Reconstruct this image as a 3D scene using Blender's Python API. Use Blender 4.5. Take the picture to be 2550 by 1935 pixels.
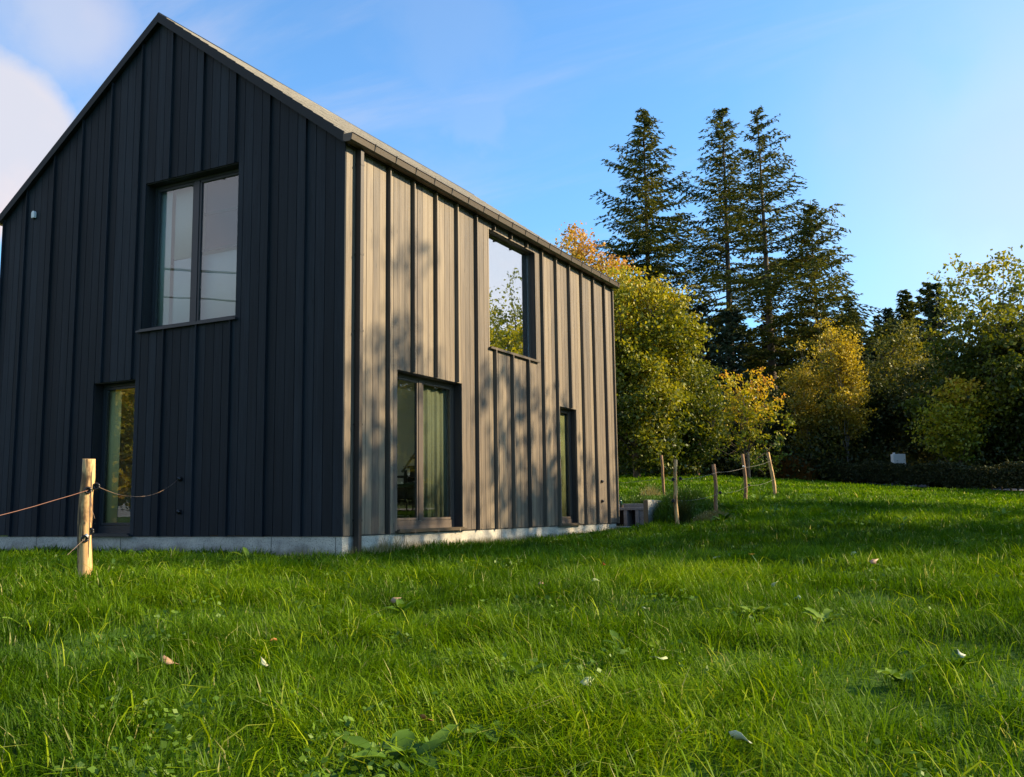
import bpy, math, random
import numpy as np
from mathutils import Vector, Matrix

for o_ in list(bpy.data.objects):
    bpy.data.objects.remove(o_)
SC = bpy.context.scene
COL = SC.collection

# ------------------------------------------------------------------ camera
CAMP = np.array([7.670, -10.0142, 0.2837])
FPX = 2367.99
YAW, PITCH, ROLL = math.radians(117.31784), math.radians(7.35233), math.radians(-0.79833)
Dv = np.array([math.cos(YAW)*math.cos(PITCH), math.sin(YAW)*math.cos(PITCH), math.sin(PITCH)])
R0 = np.array([math.sin(YAW), -math.cos(YAW), 0.0]); U0 = np.cross(R0, Dv)
Rv = R0*math.cos(ROLL)+U0*math.sin(ROLL); Uv = -R0*math.sin(ROLL)+U0*math.cos(ROLL)
cd = bpy.data.cameras.new('camera'); cam = bpy.data.objects.new('camera', cd); COL.objects.link(cam)
cd.sensor_fit = 'HORIZONTAL'; cd.sensor_width = 36.0; cd.lens = 36.0*FPX/2550.0
cd.clip_start = 0.05; cd.clip_end = 2000
M = Matrix(((Rv[0], Uv[0], -Dv[0], CAMP[0]), (Rv[1], Uv[1], -Dv[1], CAMP[1]), (Rv[2], Uv[2], -Dv[2], CAMP[2]), (0, 0, 0, 1)))
cam.matrix_world = M
SC.camera = cam

def at(x, y, d):
    """point seen at full-size photo pixel (x,y), at horizontal distance d"""
    v = Dv*FPX+Rv*(x-1275)-Uv*(y-967.5)
    return CAMP+v*d/math.hypot(v[0], v[1])

# ------------------------------------------------------------------ light
SUN_AZ, SUN_EL = math.radians(31), math.radians(27.5)      # azimuth from +X towards +Y
SDIR = np.array([math.cos(SUN_AZ)*math.cos(SUN_EL), math.sin(SUN_AZ)*math.cos(SUN_EL), math.sin(SUN_EL)])
W = bpy.data.worlds.new('World'); SC.world = W; W.use_nodes = True
nt = W.node_tree; N = nt.nodes; L = nt.links; N.clear()
wo = N.new('ShaderNodeOutputWorld'); bg = N.new('ShaderNodeBackground')
bg.inputs[1].default_value = 0.10
L.new(bg.outputs[0], wo.inputs[0])
sky = N.new('ShaderNodeTexSky'); sky.sky_type = 'NISHITA'; sky.sun_disc = False
sky.sun_elevation = SUN_EL; sky.sun_rotation = math.radians(90)-SUN_AZ
sky.air_density = 1.0; sky.dust_density = 1.3; sky.ozone_density = 2.0
tint = N.new('ShaderNodeMix'); tint.data_type = 'RGBA'; tint.blend_type = 'MULTIPLY'; tint.inputs[0].default_value = 1
L.new(sky.outputs[0], tint.inputs[6]); tint.inputs[7].default_value = (0.74, 1.17, 1.44, 1)
tc = N.new('ShaderNodeTexCoord')
def wmath(op, a, b=None, clamp=False):
    m = N.new('ShaderNodeMath'); m.operation = op; m.use_clamp = clamp
    for i, v in enumerate((a, b)):
        if v is None: continue
        if isinstance(v, (int, float)): m.inputs[i].default_value = v
        else: L.new(v, m.inputs[i])
    return m.outputs[0]
def wmap(v, a, b, c=0., d=1.):
    m = N.new('ShaderNodeMapRange'); m.interpolation_type = 'SMOOTHSTEP'
    L.new(v, m.inputs[0])
    for i, x in enumerate((a, b, c, d)): m.inputs[i+1].default_value = x
    return m.outputs[0]
sep = N.new('ShaderNodeSeparateXYZ'); L.new(tc.outputs['Generated'], sep.inputs[0])
den = wmath('ADD', sep.outputs[2], 0.12)
comb = N.new('ShaderNodeCombineXYZ')
L.new(wmath('DIVIDE', sep.outputs[0], den), comb.inputs[0]); L.new(wmath('DIVIDE', sep.outputs[1], den), comb.inputs[1])
mp = N.new('ShaderNodeMapping'); mp.inputs['Rotation'].default_value = (0, 0, math.radians(35)); mp.inputs['Scale'].default_value = (0.45, 1.5, 1)
L.new(comb.outputs[0], mp.inputs[0])
n1 = N.new('ShaderNodeTexNoise'); n1.inputs['Scale'].default_value = 1.5; n1.inputs['Detail'].default_value = 10; n1.inputs['Roughness'].default_value = 0.58
n1.inputs['Distortion'].default_value = 0.6
L.new(mp.outputs[0], n1.inputs['Vector'])
n2 = N.new('ShaderNodeTexNoise'); n2.inputs['Scale'].default_value = 7.0; n2.inputs['Detail'].default_value = 8; n2.inputs['Roughness'].default_value = 0.55
L.new(tc.outputs['Generated'], n2.inputs['Vector'])
wisp = wmap(n1.outputs[0], 0.40, 0.80, 0, 0.45)
def puff(px, py, r0, r1, amt, warp=0.05):
    d = at(px, py, 1.0)-CAMP; d = d/np.linalg.norm(d)
    return puffdir(d, r0, r1, amt, warp)
def puffdir(d, r0, r1, amt, warp=0.05):
    dn = N.new('ShaderNodeVectorMath'); dn.operation = 'DISTANCE'
    L.new(tc.outputs['Generated'], dn.inputs[0]); dn.inputs[1].default_value = tuple(d)
    dist = wmath('ADD', dn.outputs['Value'], wmath('MULTIPLY', wmath('SUBTRACT', n2.outputs[0], 0.5), warp*6))
    return wmap(dist, r0, r1, amt, 0.0)
acc = wisp
for q in (puff(10, 320, 0.040, 0.072, 0.95, 0.016), puff(-60, 440, 0.06, 0.085, 0.95, 0.016), puff(0, 490, 0.015, 0.05, 0.8, 0.016),
          puff(210, 60, 0.0, 0.10, 0.62, 0.03), puff(70, 0, 0.0, 0.06, 0.4, 0.03), puff(1130, 60, 0.0, 0.09, 0.10, 0.06),
          puff(1210, 310, 0.0, 0.045, 0.14, 0.05), puff(2750, 500, 0.0, 0.36, 0.55, 0.04), puffdir(np.array([0.45, 0.87, 0.20]), 0.1, 0.5, 0.85, 0.05),
          puffdir(np.array([-0.70, -0.67, 0.22]), 0.35, 0.75, 0.85, 0.14)):
    acc = wmath('MAXIMUM', acc, q)
cc = N.new('ShaderNodeMix'); cc.data_type = 'RGBA'
cc.inputs[6].default_value = (3.5, 3.5, 3.9, 1); cc.inputs[7].default_value = (4.3, 3.75, 3.8, 1)
L.new(wmap(n2.outputs[0], 0.38, 0.66), cc.inputs[0])
mx = N.new('ShaderNodeMix'); mx.data_type = 'RGBA'
L.new(acc, mx.inputs[0]); L.new(tint.outputs[2], mx.inputs[6]); L.new(cc.outputs[2], mx.inputs[7])
L.new(mx.outputs[2], bg.inputs[0])

sd = bpy.data.lights.new('sun', 'SUN'); sun = bpy.data.objects.new('sun', sd); COL.objects.link(sun)
sd.energy = 5.0; sd.angle = math.radians(0.6); sd.color = (1.0, 0.78, 0.47)
sun.rotation_euler = Vector(SDIR).to_track_quat('Z', 'Y').to_euler()
sun.location = (30, 20, 30)

SC.view_settings.view_transform = 'Standard'; SC.view_settings.look = 'None'
SC.view_settings.exposure = 1.15; SC.view_settings.gamma = 1.0
SC.render.engine = 'CYCLES'
SC.cycles.max_bounces = 6; SC.cycles.diffuse_bounces = 3; SC.cycles.glossy_bounces = 4
SC.cycles.transmission_bounces = 4; SC.cycles.transparent_max_bounces = 8
SC.cycles.use_denoising = True; SC.cycles.sample_clamp_indirect = 4.0
SC.cycles.caustics_reflective = False; SC.cycles.caustics_refractive = False

# ------------------------------------------------------------------ helpers
def link(o, parent=None):
    COL.objects.link(o)
    if parent: o.parent = parent
    return o

def tag(o, label=None, cat=None, group=None, kind=None):
    if label: o['label'] = label
    if cat: o['category'] = cat
    if group: o['group'] = group
    if kind: o['kind'] = kind
    return o

def empty(name, loc=(0, 0, 0), rz=0, label=None, cat=None, group=None):
    o = bpy.data.objects.new(name, None); COL.objects.link(o); o.location = loc; o.rotation_euler = (0, 0, rz)
    o.empty_display_size = 0.2
    return tag(o, label, cat, group)

class MB:
    def __init__(s): s.v = []; s.f = []
    def box(s, x0, x1, y0, y1, z0, z1):
        n = len(s.v)
        s.v += [(x0, y0, z0), (x1, y0, z0), (x1, y1, z0), (x0, y1, z0), (x0, y0, z1), (x1, y0, z1), (x1, y1, z1), (x0, y1, z1)]
        s.f += [(n, n+3, n+2, n+1), (n+4, n+5, n+6, n+7), (n, n+1, n+5, n+4), (n+1, n+2, n+6, n+5), (n+2, n+3, n+7, n+6), (n+3, n, n+4, n+7)]
        return s
    def hexa(s, p):   # 8 points, bottom ring 0-3 ccw, top ring 4-7
        n = len(s.v); s.v += [tuple(q) for q in p]
        s.f += [(n, n+3, n+2, n+1), (n+4, n+5, n+6, n+7), (n, n+1, n+5, n+4), (n+1, n+2, n+6, n+5), (n+2, n+3, n+7, n+6), (n+3, n, n+4, n+7)]
        return s
    def tube(s, pts, rad, n=8, cap=True, wob=0, seed=0):
        rn = random.Random(seed)
        pts = [Vector(p) for p in pts]
        if isinstance(rad, (int, float)): rad = [rad]*len(pts)
        base = len(s.v); prev = None
        for i, p in enumerate(pts):
            t = (pts[min(i+1, len(pts)-1)]-pts[max(i-1, 0)]).normalized()
            if prev is None:
                a = Vector((1, 0, 0)) if abs(t.x) < .9 else Vector((0, 1, 0))
                u = t.cross(a).normalized()
            else: u = (prev-t*prev.dot(t)).normalized()
            prev = u; w = t.cross(u)
            for k in range(n):
                an = 2*math.pi*k/n; r = rad[i]*(1+wob*(rn.random()-.5))
                s.v.append(tuple(p+(u*math.cos(an)+w*math.sin(an))*r))
        for i in range(len(pts)-1):
            for k in range(n):
                a = base+i*n+k; b = base+i*n+(k+1) % n
                s.f.append((a, b, b+n, a+n))
        if cap:
            s.f.append(tuple(base+k for k in range(n))[::-1]); s.f.append(tuple(base+(len(pts)-1)*n+k for k in range(n)))
        return s
    def build(s, name, mat, parent=None, smooth=False, bevel=0):
        m = bpy.data.meshes.new(name); m.from_pydata([tuple(map(float, q)) for q in s.v], [], s.f); m.update()
        if mat: m.materials.append(mat)
        if smooth: m.shade_smooth()
        o = link(bpy.data.objects.new(name, m), parent)
        if bevel:
            b = o.modifiers.new('bevel', 'BEVEL'); b.width = bevel; b.segments = 2; b.limit_method = 'ANGLE'
        return o

def np_quads(name, V, tint, mat, parent=None):
    """V (n,4,3) quads"""
    n = len(V); m = bpy.data.meshes.new(name)
    m.vertices.add(4*n); m.vertices.foreach_set('co', np.ascontiguousarray(V, dtype=np.float32).ravel())
    m.loops.add(4*n); m.loops.foreach_set('vertex_index', np.arange(4*n, dtype=np.int32))
    m.polygons.add(n); m.polygons.foreach_set('loop_start', np.arange(0, 4*n, 4, dtype=np.int32))
    a = m.attributes.new('tint', 'FLOAT', 'POINT'); a.data.foreach_set('value', np.repeat(tint.astype(np.float32), 4))
    m.update(calc_edges=True)
    m.materials.append(mat)
    return link(bpy.data.objects.new(name, m), parent)

def leaf_quads(P, size, rng, up=0.25, aspect=0.55, dirs=None):
    """diamond leaves at P (n,3)"""
    n = len(P)
    d = rng.normal(size=(n, 3)) if dirs is None else dirs+rng.normal(size=(n, 3))*0.35
    d /= np.linalg.norm(d, axis=1)[:, None]
    q = rng.normal(size=(n, 3)); q[:, 2] += up
    w = np.cross(d, q); w /= np.linalg.norm(w, axis=1)[:, None]+1e-9
    s = (size*(0.7+0.6*rng.random(n)))[:, None]
    V = np.empty((n, 4, 3))
    V[:, 0] = P-d*s*.5; V[:, 1] = P+w*s*aspect*.5; V[:, 2] = P+d*s*.5; V[:, 3] = P-w*s*aspect*.5
    return V

# ------------------------------------------------------------------ materials
def mat(name, rough=0.6, col=(.5, .5, .5), metallic=0, spec=0.5):
    m = bpy.data.materials.new(name); m.use_nodes = True
    b = m.node_tree.nodes['Principled BSDF']
    b.inputs['Base Color'].default_value = (*col, 1); b.inputs['Roughness'].default_value = rough
    b.inputs['Metallic'].default_value = metallic; b.inputs['Specular IOR Level'].default_value = spec
    return m

class NB:
    def __init__(s, m): s.nt = m.node_tree; s.n = s.nt.nodes; s.l = s.nt.links; s.b = s.n.get('Principled BSDF')
    def new(s, t, **k):
        x = s.n.new(t)
        for a, v in k.items():
            if a.startswith('i_'): x.inputs[a[2:]].default_value = v
            else: setattr(x, a, v)
        return x
    def noise(s, vec, scale, detail=5, rough=.55, dist=0):
        x = s.new('ShaderNodeTexNoise'); x.inputs['Scale'].default_value = scale; x.inputs['Detail'].default_value = detail
        x.inputs['Roughness'].default_value = rough; x.inputs['Distortion'].default_value = dist
        s.l.new(vec, x.inputs['Vector']); return x.outputs[0]
    def map(s, vec, scale, loc=None):
        x = s.new('ShaderNodeMapping'); x.inputs['Scale'].default_value = scale
        s.l.new(vec, x.inputs[0])
        if loc is not None: s.l.new(loc, x.inputs['Location'])
        return x.outputs[0]
    def ramp(s, fac, stops, interp='LINEAR'):
        x = s.new('ShaderNodeValToRGB'); cr = x.color_ramp; cr.interpolation = interp
        while len(cr.elements) < len(stops): cr.elements.new(0.5)
        for e, (p, c) in zip(cr.elements, stops): e.position = p; e.color = (*c, 1)
        s.l.new(fac, x.inputs[0]); return x.outputs[0]
    def math(s, op, a, b=None):
        x = s.new('ShaderNodeMath', operation=op)
        for i, v in enumerate((a, b)):
            if v is None: continue
            if isinstance(v, (int, float)): x.inputs[i].default_value = v
            else: s.l.new(v, x.inputs[i])
        return x.outputs[0]
    def mix(s, fac, a, b, mode='MIX'):
        x = s.new('ShaderNodeMix', data_type='RGBA', blend_type=mode)
        for i, v in ((0, fac), (6, a), (7, b)):
            if isinstance(v, (int, float)): x.inputs[i].default_value = v
            elif isinstance(v, tuple): x.inputs[i].default_value = (*v, 1)
            else: s.l.new(v, x.inputs[i])
        return x.outputs[2]
    def bump(s, h, strength=.3, dist=.01):
        x = s.new('ShaderNodeBump'); x.inputs['Strength'].default_value = strength; x.inputs['Distance'].default_value = dist
        s.l.new(h, x.inputs['Height']); s.l.new(x.outputs[0], s.b.inputs['Normal'])

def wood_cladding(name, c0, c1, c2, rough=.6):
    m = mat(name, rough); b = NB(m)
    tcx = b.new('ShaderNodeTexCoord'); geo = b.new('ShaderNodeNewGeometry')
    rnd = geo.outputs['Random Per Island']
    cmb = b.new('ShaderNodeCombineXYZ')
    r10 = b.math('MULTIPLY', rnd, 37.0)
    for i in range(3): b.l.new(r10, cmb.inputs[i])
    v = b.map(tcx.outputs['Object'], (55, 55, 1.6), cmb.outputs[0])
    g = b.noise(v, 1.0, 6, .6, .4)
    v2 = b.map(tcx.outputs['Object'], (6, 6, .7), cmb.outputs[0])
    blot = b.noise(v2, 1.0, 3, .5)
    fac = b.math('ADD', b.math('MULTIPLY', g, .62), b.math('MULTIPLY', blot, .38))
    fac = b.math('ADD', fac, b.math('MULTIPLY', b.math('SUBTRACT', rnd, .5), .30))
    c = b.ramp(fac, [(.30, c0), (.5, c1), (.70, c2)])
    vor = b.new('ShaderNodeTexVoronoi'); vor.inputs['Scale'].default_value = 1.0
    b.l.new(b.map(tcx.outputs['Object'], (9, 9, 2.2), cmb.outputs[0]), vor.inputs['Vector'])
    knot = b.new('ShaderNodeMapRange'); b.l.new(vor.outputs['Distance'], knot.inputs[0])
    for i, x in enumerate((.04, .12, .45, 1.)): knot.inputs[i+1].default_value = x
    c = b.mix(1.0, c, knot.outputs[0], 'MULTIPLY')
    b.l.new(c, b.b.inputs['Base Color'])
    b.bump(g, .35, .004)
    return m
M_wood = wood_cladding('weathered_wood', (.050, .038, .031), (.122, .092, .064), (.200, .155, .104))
M_wood_shade = wood_cladding('shade_dark_wood', (.0045, .0072, .0105), (.0085, .0125, .0180), (.017, .023, .031), .7)  # gable shade put into the board colour, blue-black
M_wood_shade.node_tree.nodes['Principled BSDF'].inputs['Specular IOR Level'].default_value = .3
M_membrane = mat('black_membrane', .8, (.008, .008, .009))
M_frame = wood_cladding('brown_window_frame', (.055, .042, .035), (.080, .060, .048), (.105, .080, .062), .45)
M_gframe = mat('anthracite_frame', .45, (.022, .024, .028))
M_metal = mat('brown_metal', .42, (.080, .061, .041), .2)
M_pipe = mat('dark_brown_pipe', .5, (.032, .023, .018), .1)
M_clip = mat('steel_clip', .3, (.6, .6, .62), .9)
M_reveal = mat('black_reveal', .6, (.012, .012, .014))
M_white = mat('white_plastic', .4, (.75, .75, .74))
M_black = mat('black_plastic', .35, (.012, .010, .010))
M_plaster = mat('cream_plaster', .8, (.72, .66, .48))
M_inwhite = mat('white_interior', .8, (.75, .74, .70))
M_infloor = mat('interior_floor', .5, (.28, .22, .15))
M_instair = mat('stair_wood', .5, (.10, .07, .045))
M_curtain = mat('grey_green_curtain', .9, (.17, .165, .105))
M_blind = mat('mauve_blind', .9, (.09, .055, .07))
M_rail = mat('pale_rail', .5, (.55, .50, .42))

def concrete(name, c0, c1, rough=.8, dirt=False):
    m = mat(name, rough); b = NB(m); tcx = b.new('ShaderNodeTexCoord')
    g = b.noise(tcx.outputs['Object'], 3.0, 8, .65, .3)
    g2 = b.noise(b.map(tcx.outputs['Object'], (1.2, 1.2, 5)), 1.5, 5, .6)
    f = b.math('ADD', b.math('MULTIPLY', g, .5), b.math('MULTIPLY', g2, .5))
    c = b.ramp(f, [(.35, c0), (.62, c1)])
    sp = b.noise(tcx.outputs['Object'], 60, 3, .6)
    c = b.mix(b.ramp(sp, [(.38, (1, 1, 1)), (.45, (0, 0, 0))]), c, tuple(x*.6 for x in c0))
    if dirt:
        sx = b.new('ShaderNodeSeparateXYZ'); b.l.new(tcx.outputs['Object'], sx.inputs[0])
        mr = b.new('ShaderNodeMapRange'); mr.interpolation_type = 'SMOOTHSTEP'
        b.l.new(b.math('ADD', sx.outputs[2], b.math('MULTIPLY', b.math('SUBTRACT', g, .5), .35)), mr.inputs[0])
        for i, x in enumerate((-.10, -.27, 0, .75)): mr.inputs[i+1].default_value = x
        c = b.mix(mr.outputs[0], c, (.13, .105, .065))
    b.l.new(c, b.b.inputs['Base Color']); b.bump(g, .3, .01)
    return m
M_plinth = concrete('plinth_concrete', (.28, .265, .235), (.56, .52, .43), dirt=True)
M_conc = concrete('terrace_concrete', (.17, .165, .16), (.30, .29, .275))

def roof_mat():
    m = mat('slate', .55); b = NB(m); tcx = b.new('ShaderNodeTexCoord')
    br = b.new('ShaderNodeTexBrick'); br.inputs['Scale'].default_value = 1
    br.inputs['Brick Width'].default_value = .30; br.inputs['Row Height'].default_value = .22
    br.inputs['Mortar Size'].default_value = .008
    br.inputs['Color1'].default_value = (.26, .25, .235, 1); br.inputs['Color2'].default_value = (.18, .175, .17, 1); br.inputs['Mortar'].default_value = (.03, .03, .03, 1)
    b.l.new(b.map(tcx.outputs['UV'], (1, 1, 1)), br.inputs['Vector'])
    b.l.new(br.outputs[0], b.b.inputs['Base Color'])
    b.bump(br.outputs['Fac'], -.5, .01)
    return m
M_roof = mat('slate', .6, (.27, .255, .235))
_b = NB(M_roof); _t = _b.new('ShaderNodeTexCoord')
_b.l.new(_b.ramp(_b.noise(_b.map(_t.outputs['Object'], (5, 5, 5)), 1.5, 6, .6), [(.35, (.052, .048, .042)), (.65, (.105, .095, .080))]), _b.b.inputs['Base Color'])

def glass_mat(name, boost, tintc=(.82, .86, .84)):
    m = bpy.data.materials.new(name); m.use_nodes = True; t = m.node_tree; t.nodes.clear()
    o = t.nodes.new('ShaderNodeOutputMaterial'); mxs = t.nodes.new('ShaderNodeMixShader')
    tr = t.nodes.new('ShaderNodeBsdfTransparent'); tr.inputs[0].default_value = (*tintc, 1)
    gl = t.nodes.new('ShaderNodeBsdfGlossy'); gl.inputs['Roughness'].default_value = 0.0; gl.inputs[0].default_value = (.95, .97, .96, 1)
    fr = t.nodes.new('ShaderNodeLayerWeight'); fr.inputs[0].default_value = .5
    pw = t.nodes.new('ShaderNodeMath'); pw.operation = 'POWER'; pw.inputs[1].default_value = 5; t.links.new(fr.outputs['Facing'], pw.inputs[0])
    mu = t.nodes.new('ShaderNodeMath'); mu.operation = 'MULTIPLY_ADD'; mu.use_clamp = True; mu.inputs[1].default_value = 1-boost; mu.inputs[2].default_value = boost
    t.links.new(pw.outputs[0], mu.inputs[0]); t.links.new(mu.outputs[0], mxs.inputs[0])
    tcx = t.nodes.new('ShaderNodeTexCoord'); nz = t.nodes.new('ShaderNodeTexNoise'); nz.inputs['Scale'].default_value = 1.3; nz.inputs['Detail'].default_value = 1
    bp = t.nodes.new('ShaderNodeBump'); bp.inputs['Strength'].default_value = .03; bp.inputs['Distance'].default_value = .05
    t.links.new(tcx.outputs['Object'], nz.inputs['Vector']); t.links.new(nz.outputs[0], bp.inputs['Height']); t.links.new(bp.outputs[0], gl.inputs['Normal'])
    t.links.new(tr.outputs[0], mxs.inputs[1]); t.links.new(gl.outputs[0], mxs.inputs[2]); t.links.new(mxs.outputs[0], o.inputs[0])
    return m
M_glass = glass_mat('double_glazing', .05)
M_glass_sun = glass_mat('coated_glazing', .72)

def leaf_mat(name, stops, transl=.35, gloss=.06):
    m = bpy.data.materials.new(name); m.use_nodes = True; t = m.node_tree; t.nodes.clear()
    b = NB.__new__(NB); b.nt = t; b.n = t.nodes; b.l = t.links; b.b = None
    at_ = b.new('ShaderNodeAttribute'); at_.attribute_name = 'tint'
    c = b.ramp(at_.outputs['Fac'], stops)
    df = b.new('ShaderNodeBsdfDiffuse'); tl = b.new('ShaderNodeBsdfTranslucent'); gl = b.new('ShaderNodeBsdfGlossy')
    gl.inputs['Roughness'].default_value = .5; gl.inputs[0].default_value = (.9, .95, .85, 1)
    b.l.new(c, df.inputs[0])
    c2 = b.mix(1.0, c, (1.0, 1.0, .55), 'MULTIPLY'); b.l.new(c2, tl.inputs[0])
    m1 = b.new('ShaderNodeMixShader'); m1.inputs[0].default_value = transl
    m2 = b.new('ShaderNodeMixShader'); m2.inputs[0].default_value = gloss
    b.l.new(df.outputs[0], m1.inputs[1]); b.l.new(tl.outputs[0], m1.inputs[2])
    b.l.new(m1.outputs[0], m2.inputs[1]); b.l.new(gl.outputs[0], m2.inputs[2])
    o = b.new('ShaderNodeOutputMaterial'); b.l.new(m2.outputs[0], o.inputs[0])
    return m
M_grass = leaf_mat('grass_blades', [(0, (.016, .044, .0008)), (.35, (.054, .122, .001)), (.65, (.132, .232, .0012)), (.9, (.29, .36, .004)), (1, (.42, .40, .14))], .42, .010)
M_fir = leaf_mat('fir_needles', [(0, (.018, .032, .010)), (.5, (.068, .078, .014)), (1, (.19, .165, .022))], .25, .01)
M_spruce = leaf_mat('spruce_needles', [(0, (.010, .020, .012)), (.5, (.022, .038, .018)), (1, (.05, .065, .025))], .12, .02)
M_oak = leaf_mat('oak_leaves', [(0, (.045, .070, .007)), (.45, (.19, .195, .009)), (.8, (.42, .35, .015)), (1, (.58, .40, .015))], .42, .03)
M_yel = leaf_mat('yellow_leaves', [(0, (.10, .15, .010)), (.4, (.40, .36, .012)), (.75, (.66, .42, .02)), (1, (.66, .28, .05))], .42, .03)
M_orange = leaf_mat('orange_leaves', [(0, (.14, .16, .015)), (.45, (.42, .30, .02)), (.8, (.55, .26, .05)), (1, (.60, .30, .16))], .42, .03)
M_birch = leaf_mat('birch_leaves', [(0, (.06, .080, .012)), (.5, (.29, .23, .016)), (1, (.60, .42, .028))], .4, .03)
M_mid = leaf_mat('olive_leaves', [(0, (.022, .036, .010)), (.6, (.050, .060, .012)), (1, (.16, .13, .016))], .35, .02)
M_hedge = leaf_mat('hedge_leaves', [(0, (.018, .026, .010)), (.7, (.045, .052, .016)), (1, (.12, .10, .03))], .2, .02)
M_fern = leaf_mat('bracken', [(0, (.10, .045, .015)), (.6, (.24, .10, .02)), (1, (.38, .22, .05))], .3, .02)
M_weed = leaf_mat('weed_leaves', [(0, (.030, .070, .004)), (.6, (.085, .17, .010)), (1, (.22, .32, .04))], .35, .025)
M_drygrass = leaf_mat('dry_grass', [(0, (.10, .10, .03)), (.6, (.28, .24, .09)), (1, (.5, .42, .2))], .3, .03)

def bark(name, c0, c1, sc=(8, 8, 2), bump=.6):
    m = mat(name, .85); b = NB(m); tcx = b.new('ShaderNodeTexCoord')
    g = b.noise(b.map(tcx.outputs['Object'], sc), 2.0, 7, .65, .5)
    b.l.new(b.ramp(g, [(.35, c0), (.65, c1)]), b.b.inputs['Base Color']); b.bump(g, bump, .03)
    return m
M_bark = bark('bark', (.045, .032, .022), (.12, .085, .055))
M_barkl = bark('birch_bark', (.07, .06, .05), (.22, .20, .17), (4, 4, 9))
def post_mat():
    m = mat('chestnut_post', .75); b = NB(m); tcx = b.new('ShaderNodeTexCoord')
    oi = b.new('ShaderNodeObjectInfo')
    v = b.new('ShaderNodeVectorMath', operation='ADD'); b.l.new(tcx.outputs['Object'], v.inputs[0])
    cb = b.new('ShaderNodeCombineXYZ'); r = b.math('MULTIPLY', oi.outputs['Random'], 31.)
    for i in range(3): b.l.new(r, cb.inputs[i])
    b.l.new(cb.outputs[0], v.inputs[1])
    g = b.noise(b.map(v.outputs[0], (60, 60, 3)), 1.0, 6, .65, .4)
    pt = b.noise(b.map(v.outputs[0], (7, 7, 3.2)), 1.0, 4, .6)
    c = b.ramp(g, [(.3, (.42, .23, .08)), (.7, (.68, .44, .19))])
    c = b.mix(b.ramp(pt, [(.50, (0, 0, 0)), (.60, (1, 1, 1))]), c, (.17, .085, .035))
    ck = b.noise(b.map(v.outputs[0], (38, 38, 1.1)), 1.0, 3, .5)
    c = b.mix(b.ramp(ck, [(.60, (0, 0, 0)), (.63, (1, 1, 1))]), c, (.06, .035, .018))
    b.l.new(c, b.b.inputs['Base Color']); b.bump(g, .4, .006)
    return m
M_post = post_mat()
def post_dark():
    return bark('old_post', (.12, .06, .03), (.38, .22, .11), (30, 30, 3), .4)
M_postd = post_dark()
M_wire = mat('rope', .6, (.20, .13, .09))
M_road = concrete('asphalt_road', (.16, .155, .155), (.24, .23, .235), .9)
M_brick = mat('brick', .85, (.35, .16, .10))
M_glassgreen = mat('bottle_glass', .1, (.01, .04, .012))
M_limb = M_bark

# ------------------------------------------------------------------ terrain
CP = [(0, 0, -.31), (0, 1.6, -.30), (0, 3.5, -.28), (0, 6.1, -.27), (0, 9.6, -.24), (-6.9, 0, -.29), (-3.2, 0, -.29), (-7.2, 9.8, -.2), (-3.5, 5, -.27),
      (.63, -4.4, -.25), (-3.5, -4.5, -.27), (-9, -5, -.3), (7.67, -10, -.90), (6.05, -6.9, -.70), (4.8, -8, -.62), (7.65, -6.5, -.66), (2.0, -9, -.55), (4.5, -3, -.36), (5, 2, -.28), (9, -2, -.36),
      (2.36, 6.66, -.06), (-.5, 14.7, .57), (2.39, 9.28, .03), (2.0, 13.3, .44), (1.99, 16.4, .63), (-1.64, 28.9, 1.43), (-5, 33.2, 1.72), (.9, 11, .36), (.9, 12.6, .42), (-2, 13, .38), (-6, 13, .40),
      (-12.3, 41.2, 2.2), (-6.5, 43.1, 2.02), (-2.7, 40.9, 1.80), (.77, 37.5, 1.34), (4.5, 33.9, .97), (8.2, 30, .67), (12, 26, .4), (7, 14, .15), (6, 22, .55), (16, 10, -.1), (16, 0, -.5),
      (-12, 55, 2.8), (0, 50, 2.3), (10, 45, 1.9), (25, 35, .9), (40, 60, 2.2), (-40, 45, 3), (-30, 5, .0), (-22, -15, -.4), (30, -15, -1.6), (10, -30, -1.6), (50, 5, -.8), (-60, 60, 4), (0, 90, 5), (60, 80, 4), (-20, -50, -1), (30, -50, -2.5)]
CPA = np.array(CP); CPX = CPA[:, :2]
def _phi(r2): return np.where(r2 > 1e-12, 0.5*r2*np.log(np.maximum(r2, 1e-12)), 0)
_n = len(CPX); _K = _phi(((CPX[:, None]-CPX[None])**2).sum(-1))+np.eye(_n)*0.6
_P = np.c_[np.ones(_n), CPX]
_A = np.block([[_K, _P], [_P.T, np.zeros((3, 3))]]); _S = np.linalg.solve(_A, np.r_[CPA[:, 2], 0, 0, 0])
def hgt(x, y):
    x = np.atleast_1d(np.asarray(x, float)); y = np.atleast_1d(np.asarray(y, float))
    r = np.hypot(x, y); k = np.where(r > 90, 90/np.maximum(r, 1e-9), 1); X = x*k; Y = y*k
    out = np.empty(X.shape)
    Xf, Yf, of = X.ravel(), Y.ravel(), out.ravel()
    for i in range(0, len(Xf), 50000):
        s = slice(i, i+50000); q = np.c_[Xf[s], Yf[s]]
        of[s] = _phi(((q[:, None]-CPX[None])**2).sum(-1))@_S[:_n]+_S[_n]+q@_S[_n+1:]
    h = of.reshape(X.shape)
    h = h+.030*np.sin(x*1.1+1)*np.sin(y*.9+.5)+.018*np.sin(x*2.7+y*1.9)*np.sin(y*2.3-x)
    ter = (x < .66) & (y > 9.7) & (y < 12.44) & (x > -9)
    h = np.where(ter, -.17, h)
    ho = (x > -7.1) & (x < -.1) & (y > .1) & (y < 9.7)
    h = np.where(ho, np.minimum(h, -.26), h)
    return h
def hz(x, y): return float(hgt(x, y)[0])
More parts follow.
